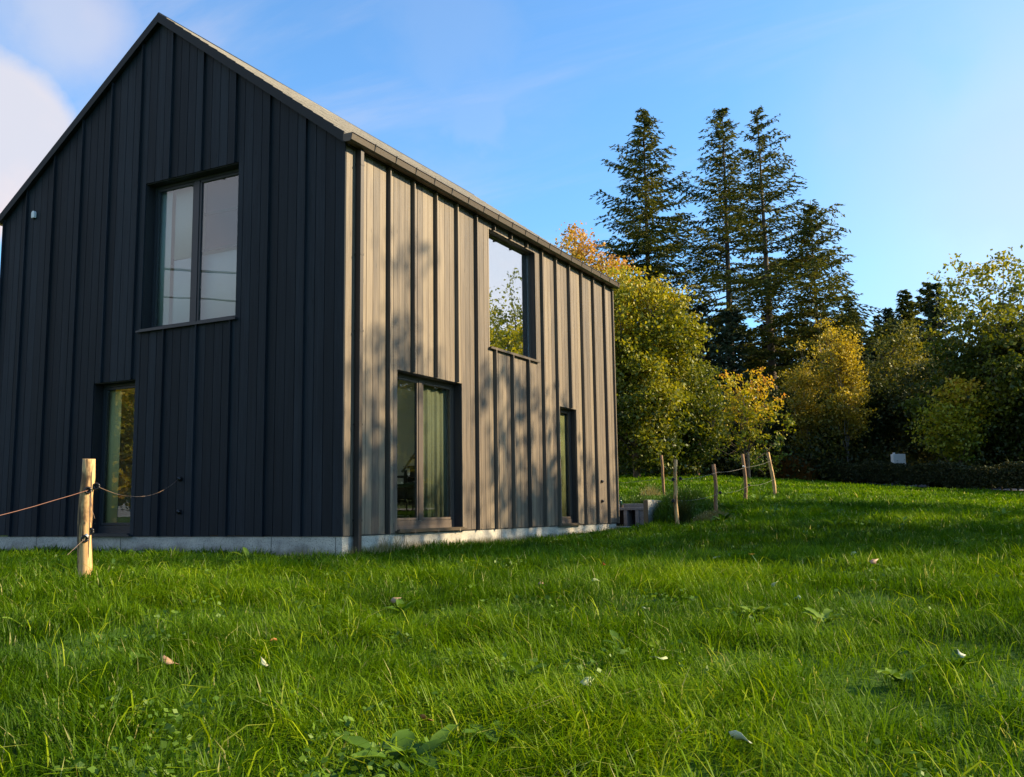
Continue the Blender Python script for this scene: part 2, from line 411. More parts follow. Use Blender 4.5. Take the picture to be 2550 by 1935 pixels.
def axis(fine, a, b, extra):
    s = list(np.arange(a, b, fine)); v = b
    st = fine
    while v < 1000: s.append(v); st *= 1.18; v += st
    v = a; st = fine
    while v > -1000: st *= 1.18; v -= st; s.append(v)
    return np.array(sorted(set(np.round(s+list(extra), 4))))
xs = axis(.3, -14, 14, (.60, .66, .70, -9.0, -9.06)); ys = axis(.3, -14, 46, (12.40, 12.47, 9.69, 9.71))
GX, GY = np.meshgrid(xs, ys, indexing='ij'); GZ = hgt(GX, GY)
nx, ny = GX.shape; idx = np.arange(nx*ny).reshape(nx, ny)
Q = np.stack([idx[:-1, :-1], idx[1:, :-1], idx[1:, 1:], idx[:-1, 1:]], -1).reshape(-1, 4)
gm = bpy.data.meshes.new('ground'); gm.vertices.add(nx*ny)
gm.vertices.foreach_set('co', np.stack([GX, GY, GZ], -1).astype(np.float32).ravel())
gm.loops.add(Q.size); gm.loops.foreach_set('vertex_index', Q.astype(np.int32).ravel())
gm.polygons.add(len(Q)); gm.polygons.foreach_set('loop_start', np.arange(0, Q.size, 4, dtype=np.int32)); gm.update(calc_edges=True); gm.shade_smooth()
def ground_mat():
    m = mat('meadow_soil', .95, spec=.1); b = NB(m); tcx = b.new('ShaderNodeTexCoord')
    a = b.noise(tcx.outputs['Object'], .6, 6, .6); c = b.noise(tcx.outputs['Object'], 14, 6, .7)
    f = b.math('ADD', b.math('MULTIPLY', a, .5), b.math('MULTIPLY', c, .5))
    b.l.new(b.ramp(f, [(.35, (.022, .045, .008)), (.5, (.045, .10, .010)), (.66, (.075, .15, .012))]), b.b.inputs['Base Color'])
    b.bump(c, .8, .04); return m
gm.materials.append(ground_mat())
ground = link(bpy.data.objects.new('ground', gm)); tag(ground, kind='structure')

# ------------------------------------------------------------------ house
HW, HL, HE, XR, HR = 7.206, 9.783, 5.30, -3.603, 7.96     # wall width, length, eaves, ridge x, ridge height under the roof
house = empty('house', (0, 0, 0), 0, 'two-storey gabled house clad in vertical boards, the gable darkened for shade, with a lit weathered timber side', 'house')
def gtop(x):  # gable wall top
    return HE+(HR-HE)*(1-abs(x-XR)/abs(XR))
WB = -.0   # cladding base
# openings  (u0,u1,z0,z1)
G_OPEN = [(-3.827, -1.925, 3.071, 5.384), (-4.815, -3.899, 0.02, 2.341)]
S_OPEN = [(4.032, 5.858, 3.065, 5.153), (1.252, 3.079, 0.034, 2.33), (6.799, 7.659, 0.019, 2.312)]
def columns(us, opens, z0, top):
    """split [us] spans at opening edges -> list of (u0,u1,zlo,zhiA,zhiB)"""
    out = []
    for a, b in us:
        cuts = sorted({a, b}|{c for o in opens for c in o[:2] if a+.004 < c < b-.004}|({XR} if a < XR < b and top is gtop else set()))
        for c, d in zip(cuts[:-1], cuts[1:]):
            mid = (c+d)/2; segs = [(z0, None)]
            for o in sorted([o for o in opens if o[0]-1e-6 <= mid <= o[1]+1e-6], key=lambda o: o[2]):
                lo, hi = segs.pop()
                if o[2]-lo > .03: segs.append((lo, o[2]))
                segs.append((o[3], None))
            for lo, hi in segs:
                ta, tb = (top(c), top(d)) if hi is None else (hi, hi)
                out.append((c, d, lo, ta, tb))
    return out
def put(mb, side, c, d, lo, ta, tb, f0, f1):
    """f0 outer, f1 inner depth (outward positive)"""
    if side == 'g':   # plane y=0, outward -y
        mb.hexa([(c, -f0, lo), (d, -f0, lo), (d, -f1, lo), (c, -f1, lo), (c, -f0, ta), (d, -f0, tb), (d, -f1, tb), (c, -f1, ta)])
    else:             # plane x=0, outward +x
        mb.hexa([(f1, c, lo), (f0, c, lo), (f0, d, lo), (f1, d, lo), (f1, c, ta), (f0, c, ta), (f0, d, tb), (f1, d, tb)])
# battens
g_bat = [-.66*k-.012 for k in range(1, 11)]+[-7.19]
s_bat = [1.00+.6366*k for k in range(14)]
rb = random.Random(4)
def boards(side, bats, u_lo, u_hi, opens, top, matb, name):
    mb = MB(); edges = [u_lo]+sorted(bats)+[u_hi]
    for a, b in zip(edges[:-1], edges[1:]):
        if side == 's' and b in bats: b -= .046  # gap baring black membrane, stands in for the shade beside each batten
        n = max(1, round((b-a)/.162))
        for k in range(n):
            p = a+(b-a)*k/n+.0042; q = a+(b-a)*(k+1)/n-.0042; dz = rb.uniform(-.006, .006)
            for (c, d, lo, ta, tb) in columns([(p, q)], opens, WB, top):
                put(mb, side, c, d, lo+(dz if lo == WB else 0), ta, tb, rb.uniform(-.0015, .0015), -.020)
    for u in bats:
        for (c, d, lo, ta, tb) in columns([(u-.011, u+.011)], opens, WB, top):
            put(mb, side, c, d, lo-(.012 if lo == WB else 0), min(ta, 5.256) if side == 's' else ta, min(tb, 5.256) if side == 's' else tb, .056 if side == 's' else .040, .0017 if side == 'g' else -.0195)
    return mb.build(name, matb, house)
boards('g', g_bat, -HW, 0.0, G_OPEN, lambda x: gtop(x), M_wood_shade, 'gable_cladding') if False else None
gtop_f = gtop
gc = boards('g', g_bat, -HW, 0.0, G_OPEN, gtop, M_wood_shade, 'gable_cladding')
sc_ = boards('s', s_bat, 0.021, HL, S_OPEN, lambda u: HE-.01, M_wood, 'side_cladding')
tag(gc, 'gable boards and battens with shade put into their blue-black colour'); tag(sc_, 'sunlit brown weathered boards and battens')
# plain boards on hidden far walls
mb = MB()
for k in range(60):
    a = k*HL/60
    mb.box(-HW-.0005, -HW+.02, a+.003, a+HL/60-.003, 0, HE) if not (21 < k < 56) else mb.box(-HW, -HW+.02, a+.003, a+HL/60-.003, 0, .2)  # boards left out for the added light opening
mb.build('rear_cladding', M_wood, house)
mb = MB()
for k in range(44):
    a = -HW+.03+k*(HW-.06)/44; b = a+(HW-.06)/44
    mb.hexa([(a+.003, HL-.02, 0), (b-.003, HL-.02, 0), (b-.003, HL, 0), (a+.003, HL, 0), (a+.003, HL-.02, gtop(a)), (b-.003, HL-.02, gtop(b)), (b-.003, HL, gtop(b)), (a+.003, HL, gtop(a))])
mb.build('end_cladding', M_wood, house)
# core walls
mb = MB()
for c, d, lo, ta, tb in columns([(-HW+.03, -.03)], G_OPEN, .005, gtop): put(mb, 'g', c, d, lo, ta-.03, tb-.03, -.024, -.30)
for c, d, lo, ta, tb in columns([(.305, HL-.305)], S_OPEN, .005, lambda u: HE-.03): put(mb, 's', c, d, lo, ta, tb, -.024, -.30)
mb.hexa([(-HW+.03, HL-.3, .005), (-.03, HL-.3, .005), (-.03, HL-.024, .005), (-HW+.03, HL-.024, .005), (-HW+.03, HL-.3, HE-.03), (-.03, HL-.3, HE-.03), (-.03, HL-.024, HE-.03), (-HW+.03, HL-.024, HE-.03)])
mb.box(-HW+.03, -HW+.3, .305, 3.6, .005, HE-.03).box(-HW+.03, -HW+.3, 9.1, HL-.305, .005, HE-.03).box(-HW+.03, -HW+.3, 3.6, 9.1, .005, .2).box(-HW+.03, -HW+.3, 3.6, 9.1, 5.0, HE-.03)  # wide rear opening added on the unseen side to brighten the interior
mb.build('wall_core', M_inwhite, house)
mb = MB()   # black membrane sheets just behind the boards
for c, d, lo, ta, tb in columns([(-HW+.025, -.025)], G_OPEN, .002, gtop): put(mb, 'g', c, d, lo, ta-.028, tb-.028, -.0205, -.0235)
for c, d, lo, ta, tb in columns([(.025, HL-.025)], S_OPEN, .002, lambda u: HE-.03): put(mb, 's', c, d, lo, ta, tb, -.0205, -.0235)
mb.build('wall_membrane', M_membrane, house)
# plinth
mb = MB()
mb.box(-HW+.02, -.015, .015, HL-.015, -.95, -.012)
pl = mb.build('plinth', M_plinth, house, bevel=.004)
for y in (1.45, 4.4, 7.35): MB().box(-.0145, -.0125, y, y+.006, -.9, -.02).build('plinth_joint', M_membrane, pl)
for x in (-.12, -1.2, -4.1, -6.0): MB().box(x, x+.006, .0125, .0145, -.9, -.02).build('plinth_joint', M_membrane, pl)
# dark flashing strip under boards
mb = MB(); mb.box(-HW+.01, -.0, .004, .030, -.011, -.003).box(-.03, -.004, .0305, HL, -.011, -.003)
mb.build('base_flashing', M_gframe, house)
# interior floors / ceilings / partition
mb = MB(); mb.box(-HW+.31, -.31, .31, HL-.31, -.011, .012); mb.build('interior_floor', M_infloor, house)
mb = MB(); mb.box(-HW+.301, -.301, .301, 4.6, 2.62, 2.86).box(-2.4, -.301, 4.6, HL-.31, 2.62, 2.86); mb.build('upper_floor', M_inwhite, house)
mb = MB(); mb.box(-HW+.301, -.301, .301, HL-.31, 5.42, 5.48); mb.build('upper_ceiling', M_inwhite, house)
mb = MB(); mb.box(-HW+.305, -2.5, HL-.34, HL-.305, .013, 5.4); mb.build('interior_wall', M_plaster, house)
# interior staircase rising towards the far end
stair = MB()
for k in range(12):
    y = 5.0+k*.235; z = .18+k*.2
    stair.box(-3.2, -2.4, y, y+.26, z, z+.045).box(-3.2, -2.4, y+.235, y+.255, z-.15, z)
    stair.box(-2.44, -2.39, y, y+.235, z-.22, z-.001)
st = stair.build('staircase', M_instair, house)
MB().tube([(-2.37, 4.9, 1.05), (-2.37, 7.7, 3.43)], .025, 8).build('handrail', M_rail, st)
for k in range(4): MB().box(-2.40, -2.36, 5.0+k*.7, 5.04+k*.7, .2+k*.6, 1.08+k*.6).build('baluster', M_instair, st)

# roof
TH = .13
RX0 = .035; RZ0 = 5.405; RZ1 = 8.085; RXp = -3.597
ov0, ov1 = -.075, HL+.07
mb = MB()
for s in (1, -1):
    ex = RX0 if s == 1 else 2*RXp-RX0
    for z_, t0, t1 in ((0, 0, .030),):
        a = (ex, ov0, RZ0); b = (ex, ov1, RZ0); c = (RXp, ov1, RZ1); d = (RXp, ov0, RZ1)
        if s == 1: mb.hexa([(a[0], a[1], a[2]-t1), (b[0], b[1], b[2]-t1), (c[0], c[1], c[2]-t1), (d[0], d[1], d[2]-t1), a, b, c, d])
        else: mb.hexa([(d[0], d[1], d[2]-t1), (c[0], c[1], c[2]-t1), (b[0], b[1], b[2]-t1), (a[0], a[1], a[2]-t1), d, c, b, a])
rf = mb.build('roof', M_roof, house)
# slate courses: thin lapped strips so the roof edge reads stepped
mb = MB(); ncs = 20; sl = math.hypot(RX0-RXp, RZ1-RZ0); rs = random.Random(3)
for s in (1, -1):
    for k in range(ncs):
        t0 = k/ncs; t1 = min(1, (k+1.15)/ncs)
        def P(t, lift): 
            x = RX0+(RXp-RX0)*t; x = x if s == 1 else 2*RXp-x
            return x, RZ0+(RZ1-RZ0)*t+lift
        xa, za = P(t0, .018); xb, zb = P(t1, .004)
        y = ov0-.004; off = (k % 2)*.15
        while y < ov1:
            y2 = min(y+.3+off, ov1+.004); off = 0
            j = rs.uniform(-.002, .002)
            mb.hexa([(xa, y+.002, za-.010+j), (xa, y2-.002, za-.010+j), (xb, y2-.002, zb-.002), (xb, y+.002, zb-.002), (xa, y+.002, za+j), (xa, y2-.002, za+j), (xb, y2-.002, zb+.001), (xb, y+.002, zb+.001)])
            y = y2
mb.build('roof_slates', M_roof, rf)
mb = MB().tube([(RXp, ov0-.004, RZ1-.012), (RXp, ov1, RZ1-.012)], .032, 10); mb.build('ridge_cap', M_gframe, rf, smooth=True)
# rake boards + soffit
M_rake = mat("black_rake", .7, (.006, .006, .006)); zz = .145
for yy in ((ov0-.014, ov0-.0055), (ov1+.0055, ov1+.014)):
    for s in (1, -1):
        ex = RX0 if s == 1 else 2*RXp-RX0
        p = [(ex, RZ0+.004), (RXp, RZ1+.004)]
        if s == -1: p = p[::-1]
        (xa, za), (xb, zb) = p[1], p[0]
        mb = MB(); mb.hexa([(xa, yy[0], za-zz), (xb, yy[0], zb-zz), (xb, yy[1], zb-zz), (xa, yy[1], za-zz), (xa, yy[0], za), (xb, yy[0], zb), (xb, yy[1], zb), (xa, yy[1], za)]); mb.build('rake_board', M_rake, rf)
for yy in ((ov0+.021, .3), (HL-.3, ov1-.021)):
    for s in (1, -1):
        ex = RX0-.01 if s == 1 else 2*RXp-RX0+.01
        p = [(ex, RZ0-.034), (RXp, RZ1-.034)]
        if s == -1: p = p[::-1]
        (xa, za), (xb, zb) = p[1], p[0]
        mb = MB(); mb.hexa([(xa, yy[0], za-.03), (xb, yy[0], zb-.03), (xb, yy[1], zb-.03), (xa, yy[1], za-.03), (xa, yy[0], za), (xb, yy[0], zb), (xb, yy[1], zb), (xa, yy[1], za)]); mb.build('soffit', M_gframe, rf)
# gutters
def gutter(s):
    mb = MB(); pr = [(.036, 5.375), (.036, 5.290), (.060, 5.268), (.140, 5.262), (.172, 5.282), (.190, 5.372), (.198, 5.374), (.202, 5.366)]
    X = lambda x: x if s == 1 else -HW-x
    y0, y1 = -.105, HL+.10; n = len(pr)
    for y in (y0, y1):
        mb.v += [(X(x), y, z) for x, z in pr]
    for i in range(n-1): mb.f.append((i, i+1, n+i+1, n+i))
    mb.f.append(tuple(range(6))); mb.f.append(tuple(range(n+5, n-1, -1)))
    g = mb.build('gutter', M_metal, house); sm = g.modifiers.new('solid', 'SOLIDIFY'); sm.thickness = .003
    y = .42
    while y < HL:
        b = MB(); b.box(*sorted((X(.1735), X(.1755))), y, y+.012, 5.285, 5.36).box(*sorted((X(.03), X(.204))), y-.001, y+.021, 5.3765, 5.383)
        b.hexa([(X(.174), y, 5.282), (X(.178), y, 5.282), (X(.178), y+.014, 5.282), (X(.174), y+.014, 5.282), (X(.193), y, 5.3765), (X(.206), y, 5.3765), (X(.206), y+.014, 5.3765), (X(.193), y+.014, 5.3765)]) if s == 1 else None
        b.build('gutter_bracket', M_gframe, g)
        y += .52
    return g
gutter(1); gutter(-1)
# box under eaves (dark)
MB().box(.002, .034, .03, HL, 5.262, 5.37).build('eaves_board', M_gframe, house)
# downpipe
dp = MB().box(.012, .100, .215, .290, -.5, 5.262).build('downpipe', M_pipe, house, bevel=.008)
for z in (.191, 1.457, 2.726, 3.785, 5.05):
    MB().box(.003, .103, .212, .293, z-.014, z+.014).build('pipe_clip', M_pipe, dp); MB().box(.003, .035, .2935, .325, z-.010, z+.010).build('clip_bolt', M_clip, dp)
# far corner board
MB().box(-.02, .046, HL+.001, HL+.030, -.01, 5.26).build('corner_board', M_wood, house)

# windows
def frame_box(mb, side, u0, u1, z0, z1, d0, d1, w):
    for (a, b, c, d) in ((u0, u0+w, z0, z1), (u1-w, u1, z0, z1), (u0+w, u1-w, z0, z0+w), (u0+w, u1-w, z1-w, z1)):
        bx(mb, side, a, b, c, d, d0, d1)
def bx(mb, side, a, b, c, d, d0, d1):
    """box on wall: u a..b, z c..d, depth inward d0..d1"""
    if side == 'g': mb.box(a, b, d0, d1, c, d)
    else: mb.box(-d1, -d0, a, b, c, d)
def opening(side, o, mframe, mglass, name, sillh=.03, bars=None, fw=.065, botw=None, sillmat=None, sunk=.18, sw=.038):
    u0, u1, z0, z1 = o
    if side == 'g': base = (u0, 0, z0)
    mbf = MB(); e = .003
    frame_box(mbf, side, u0+e, u1-e, z0+e, z1-e, sunk, sunk+.075, fw)
    if botw: bx(mbf, side, u0+fw+e, u1-fw-e, z0+fw+e, z0+botw, sunk+.002, sunk+.073)
    gl0 = z0+(botw or fw)+e; panes = []
    us = [u0+fw]+[b for b in (bars or [])]+[u1-fw]
    if bars:
        for b in bars: bx(mbf, side, b-.05, b+.05, gl0, z1-fw-e, sunk+.001, sunk+.074)
    root = mbf.build(name, mframe, house, bevel=.002)
    # reveal lining
    mr = MB(); t = .012
    bx(mr, side, u0+.0005, u0+t, z0+t, z1-t, .022, sunk-.001); bx(mr, side, u1-t, u1-.0005, z0+t, z1-t, .022, sunk-.001)
    bx(mr, side, u0+.0005, u1-.0005, z1-t, z1-.0005, .0215, sunk-.001); bx(mr, side, u0+.0005, u1-.0005, z0+.0005, z0+t, .0215, sunk-.001)
    mr.build('reveal', M_reveal, root)
    edges = [u0+fw]+sum([[b-.05, b+.05] for b in (bars or [])], [])+[u1-fw]
    for i in range(0, len(edges), 2):
        a, b = edges[i], edges[i+1]
        s_ = MB(); frame_box(s_, side, a+.002, b-.002, gl0+.002, z1-fw-.005, sunk+.012, sunk+.058, sw)
        sash = s_.build('sash', mframe, root, bevel=.002)
        g = MB(); bx(g, side, a+.003+sw, b-.003-sw, gl0+.003+sw, z1-fw-.006-sw, sunk+.030, sunk+.036)
        g.build('pane', mglass, root)
    sl_ = MB(); bx(sl_, side, u0-.045, u1+.045, z0-.030, z0-.002, -.055, -.003)
    bx(sl_, side, u0+.013, u1-.013, z0-.001, z0+.016, -.040, sunk-.002)
    sl_.build('sill', sillmat or mframe, root)
    return root
M_glass_mid = glass_mat('mirror_glazing', .10)
w1 = opening('g', G_OPEN[0], M_gframe, M_glass_mid, 'window', bars=[-2.93], fw=.05)
tag(w1, 'tall two-pane window high on the dark gable')
w2 = opening('g', G_OPEN[1], M_gframe, M_glass, 'garden_door', fw=.05, botw=.13)
tag(w2, 'narrow glazed door low on the dark gable')
w3 = opening('s', S_OPEN[0], M_frame, M_glass_sun, 'window', fw=.016, sillmat=M_metal, sunk=.112, sw=.012)
tag(w3, 'large single-pane window reflecting bright sky under the gutter')
w4 = opening('s', S_OPEN[1], M_frame, M_glass, 'garden_door', bars=[2.10], fw=.055, botw=.13, sillmat=M_metal, sunk=.15)
tag(w4, 'brown double glazed doors near the downpipe')
w5 = opening('s', S_OPEN[2], M_frame, M_glass, 'garden_door', fw=.04, botw=.10, sillmat=M_metal, sunk=.125)
tag(w5, 'narrow single glazed door towards the far end')
# glass in an unseen rear opening, added to let light into the rooms
MB().box(-HW+.1, -HW+.106, 3.6, 9.1, .2, 5.0).build('pane', M_glass, house)
# blind behind right pane of the gable window
bl = MB().box(-2.86, -1.98, .300, .304, 4.27, 5.33); blo = bl.build('blind', M_blind, w1)
for z_ in (4.82, 4.255): MB().box(-2.86, -1.98, .275, .299, z_-.02, z_+.02).build('blind_rail', M_gframe, blo)
# curtains
def curtain(side, a, b, z0, z1, depth, m, label, seed=0, amp=.03, k=26):
    n = 60; V = []; F = []
    for i in range(n+1):
        u = a+(b-a)*i/n; d = depth+amp*math.sin((u-a)*k)+amp*.4*math.sin((u-a)*k*2.7+seed)
        for z in (z0, z1): V.append((u, d, z) if side == 'g' else (-d, u, z))
    for i in range(n): F.append((2*i, 2*i+2, 2*i+3, 2*i+1))
    mb = MB(); mb.v = V; mb.f = F; o = mb.build('curtain', m, None, smooth=True)
    s_ = o.modifiers.new('s', 'SOLIDIFY'); s_.thickness = .004
    return tag(o, label, 'curtain')
curtain('s', 2.30, 3.02, .06, 2.5, .262, M_curtain, 'grey-green curtain hanging behind the right leaf of the double doors', 1, .018, 26)
curtain('s', 6.84, 7.66, .04, 2.45, .222, mat('olive_curtain', .9, (.24, .22, .09)), 'olive curtain filling the narrow door at the far end of the timber side', 2, .012, 8)
curtain('g', -4.77, -4.51, .10, 2.5, .275, mat('cream_curtain', .9, (.90, .68, .30)), 'cream curtain strip behind the narrow door in the dark gable', 3, .006, 9)
curtain('g', -3.80, -3.55, 3.05, 5.4, .275, mat('white_curtain', .9, (.75, .76, .72)), 'pale curtain at the left edge of the upper gable window', 3, .006, 9)

curtain('g', -3.54, -1.98, 3.10, 4.20, .34, mat('brightening_sheet', .9, (.80, .74, .72)), 'pale lower sheet added to brighten both panes of the upper gable window', 3, .004, 9)  # pale sheets added behind the glass so the window looks brighter
curtain('g', -3.54, -2.95, 4.21, 5.4, .34, mat('brightening_sheet', .9, (.80, .74, .72)), 'pale upper sheet added to brighten the left pane of the upper gable window', 3, .004, 9)
# wall vents and lamp
def vent(loc, side, label):
    mb = MB()
    if side == 'g':
        mb.tube([(0, -.002, 0), (0, -.035, 0), (0, -.05, -.008)], [.035, .033, .02], 12)
    else:
        mb.tube([(.002, 0, 0), (.035, 0, 0), (.05, 0, -.008)], [.035, .033, .02], 12)
    o = mb.build('wall_tap', M_black, house); o.location = loc; tag(o, label)
vent((0, 8.91, .885), 's', 'upper black outlet cap on the timber side'); vent((0, 8.905, .469), 's', 'lower black outlet cap on the timber side')
vent((-2.895, 0, .809), 'g', 'upper black outlet cap on the dark gable'); vent((-2.891, 0, .339), 'g', 'lower black outlet cap on the dark gable')
lm = MB(); n_ = 10
pts = [(-.06, -.095), (.06, -.095)]+[(.06*math.cos(math.pi*k/n_), .035+.06*math.sin(math.pi*k/n_)) for k in range(n_+1)]
k0 = len(pts)
for y in (-.075, -.003): lm.v += [(x, y, z) for x, z in pts]
lm.f.append(tuple(range(k0))); lm.f.append(tuple(range(2*k0-1, k0-1, -1)))
for i in range(k0): lm.f.append((i, k0+i, k0+(i+1) % k0, (i+1) % k0))
lamp = lm.build('wall_sensor', M_white, house, bevel=.006); lamp.location = (-6.42, 0, 5.30); lamp.scale = (.62, .62, .62); tag(lamp, 'small white round-topped box high on the gable')
MB().box(-.035, .035, -.065, -.01, -.112, -.0955).build('sensor_lens', M_black, lamp)

# furniture seen through the double doors
def chair(loc, rz, label):
    t = empty('dining_chair', loc, rz, label, 'chair', 'dining chairs behind the double doors')
    MB().box(-.22, .22, -.22, .22, .43, .47).build('seat', M_black, t, bevel=.012)
    mb = MB(); mb.hexa([(-.21, .19, .62), (.21, .19, .62), (.21, .215, .62), (-.21, .215, .62), (-.17, .25, .92), (.17, .25, .92), (.17, .275, .92), (-.17, .275, .92)])
    mb.build('backrest', M_black, t, bevel=.01)
    for x, y in ((-.19, -.19), (.19, -.19), (-.19, .19), (.19, .19)):
        MB().tube([(x*1.08, y*1.08, 0), (x, y, .43)] if y < 0 else [(x*1.08, y*1.08, 0), (x, y, .45), (x*.9, y+.04, .7)], [.012, .018, .016][:2 if y < 0 else 3], 8).build('leg', M_black, t)
    return t
tb = empty('dining_table', (-1.55, 3.6, .013), .3, 'dark wooden dining table just inside the double doors', 'table')
MB().box(-.85, .85, -.42, .42, .71, .745).build('tabletop', M_instair, tb, bevel=.006)
for x in (-.78, .78):
    for y in (-.35, .35): MB().box(x-.03, x+.03, y-.03, y+.03, 0, .709).build('leg', M_instair, tb)
chair((-1.1, 2.75, .013), 2.9, 'black chair nearest the double doors, seen through the left leaf')
chair((-2.1, 2.95, .013), 3.3, 'black chair further inside, behind the left leaf of the double doors')

# ------------------------------------------------------------------ terrace
mb = MB().box(-8.5, .64, HL+.04, 12.40, -.20, -.100)
tf = mb.build('terrace', M_conc, None, bevel=.005); tag(tf, kind='structure')
mb = MB(); mb.hexa([(.62, 9.80, -.4), (.72, 9.80, -.4), (.72, 14.2, -.4), (.62, 14.2, -.4), (.62, 9.80, .490), (.72, 9.80, .490), (.72, 14.2, .43), (.62, 14.2, .43)])
M_conc_l = concrete('pale_concrete', (.36, .33, .28), (.56, .52, .44))
tag(mb.build('retaining_wall', M_conc_l, None, bevel=.006), 'pale concrete wall end beside the terrace, weeds growing along it', 'wall', 'concrete walls round the terrace')
mb = MB().box(-8.5, .615, 12.40, 12.50, -.4, .430)
tag(mb.build('retaining_wall', M_conc, None, bevel=.006), 'low grey concrete wall closing the back of the terrace', 'wall', 'concrete walls round the terrace')
MB().box(.62, .72, 9.776, 9.799, -.3, .488).build('end_face', mat('weathered_end', .8, (.20, .13, .07)), bpy.data.objects['retaining_wall'])
bn = empty('concrete_bench', (0, 11.1, -.1), 0, 'low concrete bench on upright slab legs behind the house corner', 'bench')
MB().box(-1.6, .20, -.02, .42, .372, .432).build('bench_top', M_conc, bn, bevel=.006)
for x0, x1 in ((-1.5, -1.42), (-.345, -.258), (-.06, .03)): MB().box(x0, x1, 0, .40, 0, .371).build('leg', M_conc, bn, bevel=.005)
MB().box(.031, .18, .03, .38, 0, .371).build('side_panel', M_conc, bn, bevel=.005)
MB().box(-1.419, -.061, .36, .39, 0, .371).build('void_shade_panel', M_membrane, bn)  # black sheet put in for the deep shade under the bench
mb = MB().tube([(0, 0, 0), (0, 0, .01), (0, 0, .13), (0, 0, .165), (0, 0, .18), (0, 0, .245), (0, 0, .25)], [.030, .033, .033, .022, .014, .013, .015], 14)
bo = mb.build('bottle', M_glassgreen, None, smooth=True); bo.location = (-.44, 11.2, .333); tag(bo, 'dark green glass bottle standing on the concrete bench', 'bottle')
for i, (x, y, lab) in enumerate(((-.53, 11.16, 'white cup left of the green bottle on the bench'), (-.50, 11.32, 'small white cup behind the green bottle on the bench'))):
    mb = MB().tube([(0, 0, 0), (0, 0, .005), (0, 0, .08)], [.022, .026, .036], 14)
    c = mb.build('cup', M_white, None, smooth=True); c.location = (x, y, .333); tag(c, lab, 'cup', 'cups on the bench')
mb = MB().tube([(0, 0, 0), (0, 0, .06)], .03, 12); c = mb.build('jar', M_metal, None); c.location = (-.40, 11.16, .333); tag(c, 'small brown jar beside the bottle on the bench', 'jar')
# wooden block and stray slat at plinth end
c = MB().box(-.09, .09, -.05, .05, 0, .12).build('wood_block', mat('rough_block', .8, (.16, .11, .06)), None, bevel=.006)
c.location = (.10, 9.10, hz(.10, 9.1)+.02); c.rotation_euler = (.1, -.08, .5); tag(c, 'brown wooden block leaning at the far end of the plinth', 'block')

# ------------------------------------------------------------------ fence
def post(px, py, d, h, r, lean, label, m, group='chestnut fence posts round the meadow', seed=0, knots=()):
    p = at(px, py, d); z = hz(p[0], p[1])-.25
    rn = random.Random(seed); pts = []; rad = []
    top = p[2]+h
    for i in range(9):
        t = i/8
        pts.append((p[0]+lean[0]*t+rn.uniform(-.008, .008)+.02*math.sin(t*5+seed), p[1]+lean[1]*t+rn.uniform(-.008, .008), z+(top-z)*t))
        rad.append(r*(1.06-.12*t)*(1+rn.uniform(-.04, .04)))
    root = bpy.data.objects.new('fence_post', None); COL.objects.link(root); root.location = (p[0], p[1], z); tag(root, label, 'post', group)
    mb = MB().tube([(a-p[0], b-p[1], c-z) for a, b, c in pts], rad, 14, True, .07, seed)
    sh = mb.build('post_shaft', m, root)
    for q in sh.data.polygons: q.use_smooth = len(q.vertices) == 4
    return root, p
def insulator(root, p, wp, ang, label=None):
    """ring insulator, wp world point of the ring centre"""
    z = root.location
    mb = MB(); c = Vector(wp)-Vector(z); dr = Vector((math.cos(ang), math.sin(ang), 0)); n = 14; pts = []
    for k in range(n+1):
        a = 2*math.pi*k/n; pts.append(c+dr*math.cos(a)*.023+Vector((0, 0, 1))*math.sin(a)*.023)
    mb.tube(pts, .010, 8)
    mb.tube([c-dr*.0-Vector((math.sin(ang), -math.cos(ang), 0))*.0, c+Vector((-math.sin(ang), math.cos(ang), 0))*.03], [.013, .016], 10)
    mb.build('insulator', M_black, root, smooth=True)
r0, p0 = post(205, 1432, 9.0, .985, .058, (.035, .0, 0), 'pale debarked post close to the dark gable door, black insulators on it', M_post, seed=1)
ppA = at(219, 1221, 8.93); ppB = at(240, 1211, 8.95); ppC = at(211, 1342, 8.93); ppD = at(225, 1323, 8.95)
camang = math.atan2(CAMP[1]-p0[1], CAMP[0]-p0[0])
for q, an in ((ppA, camang+math.pi/2), (ppB, camang+1.2), (ppC, camang+math.pi/2), (ppD, camang+1.2)): insulator(r0, p0, q, an)
MB().tube([at(215, 1335, 8.92)-np.array(r0.location), at(219, 1331, 8.92)-np.array(r0.location)], .014, 8).build('insulator_nut', M_white, r0)
POSTS = [(1687, 1309, 17.5, 1.187, .036, (.0, .0), 'tall straight post with lit right side at the terrace corner', M_post, 2),
         (1658, 1237, 26, 1.119, .036, (-.10, .0), 'slightly crooked post standing behind the tall terrace post', M_postd, 3),
         (1788, 1292, 20, 1.11, .040, (-.06, .0), 'dark post among broad weeds right of the terrace', M_postd, 4),
         (1858, 1244, 24, 1.103, .042, (-.03, .0), 'split post fourth along the line climbing from the terrace', M_postd, 5),
         (1931, 1227, 27, 1.103, .047, (-.13, .0), 'pale bent post at the upper end of the fence line', M_post, 6),
         (1865, 1190, 40, 1.03, .06, (.03, .0), 'grey far post seen just behind the split post', M_postd, 7),
         (1740, 1187, 45, .80, .05, (.0, .0), 'thin far post with pale head before the left hedge', M_postd, 8),
         (1969, 1180, 53, 1.07, .06, (.0, .0), 'small pinkish post between the bracken and the long hedge', M_post, 9)]
roots = []
for q in POSTS:
    roots.append(post(q[0], q[1], q[2], q[3], q[4], q[5], q[6], q[7], seed=q[8]))
def ins_at(i, px, py, d, an=0.3): insulator(roots[i][0], roots[i][1], at(px, py, d), an)
ins_at(0, 1676, 1194, 17.45); ins_at(0, 1694, 1192, 17.45); ins_at(0, 1676, 1247, 17.45)
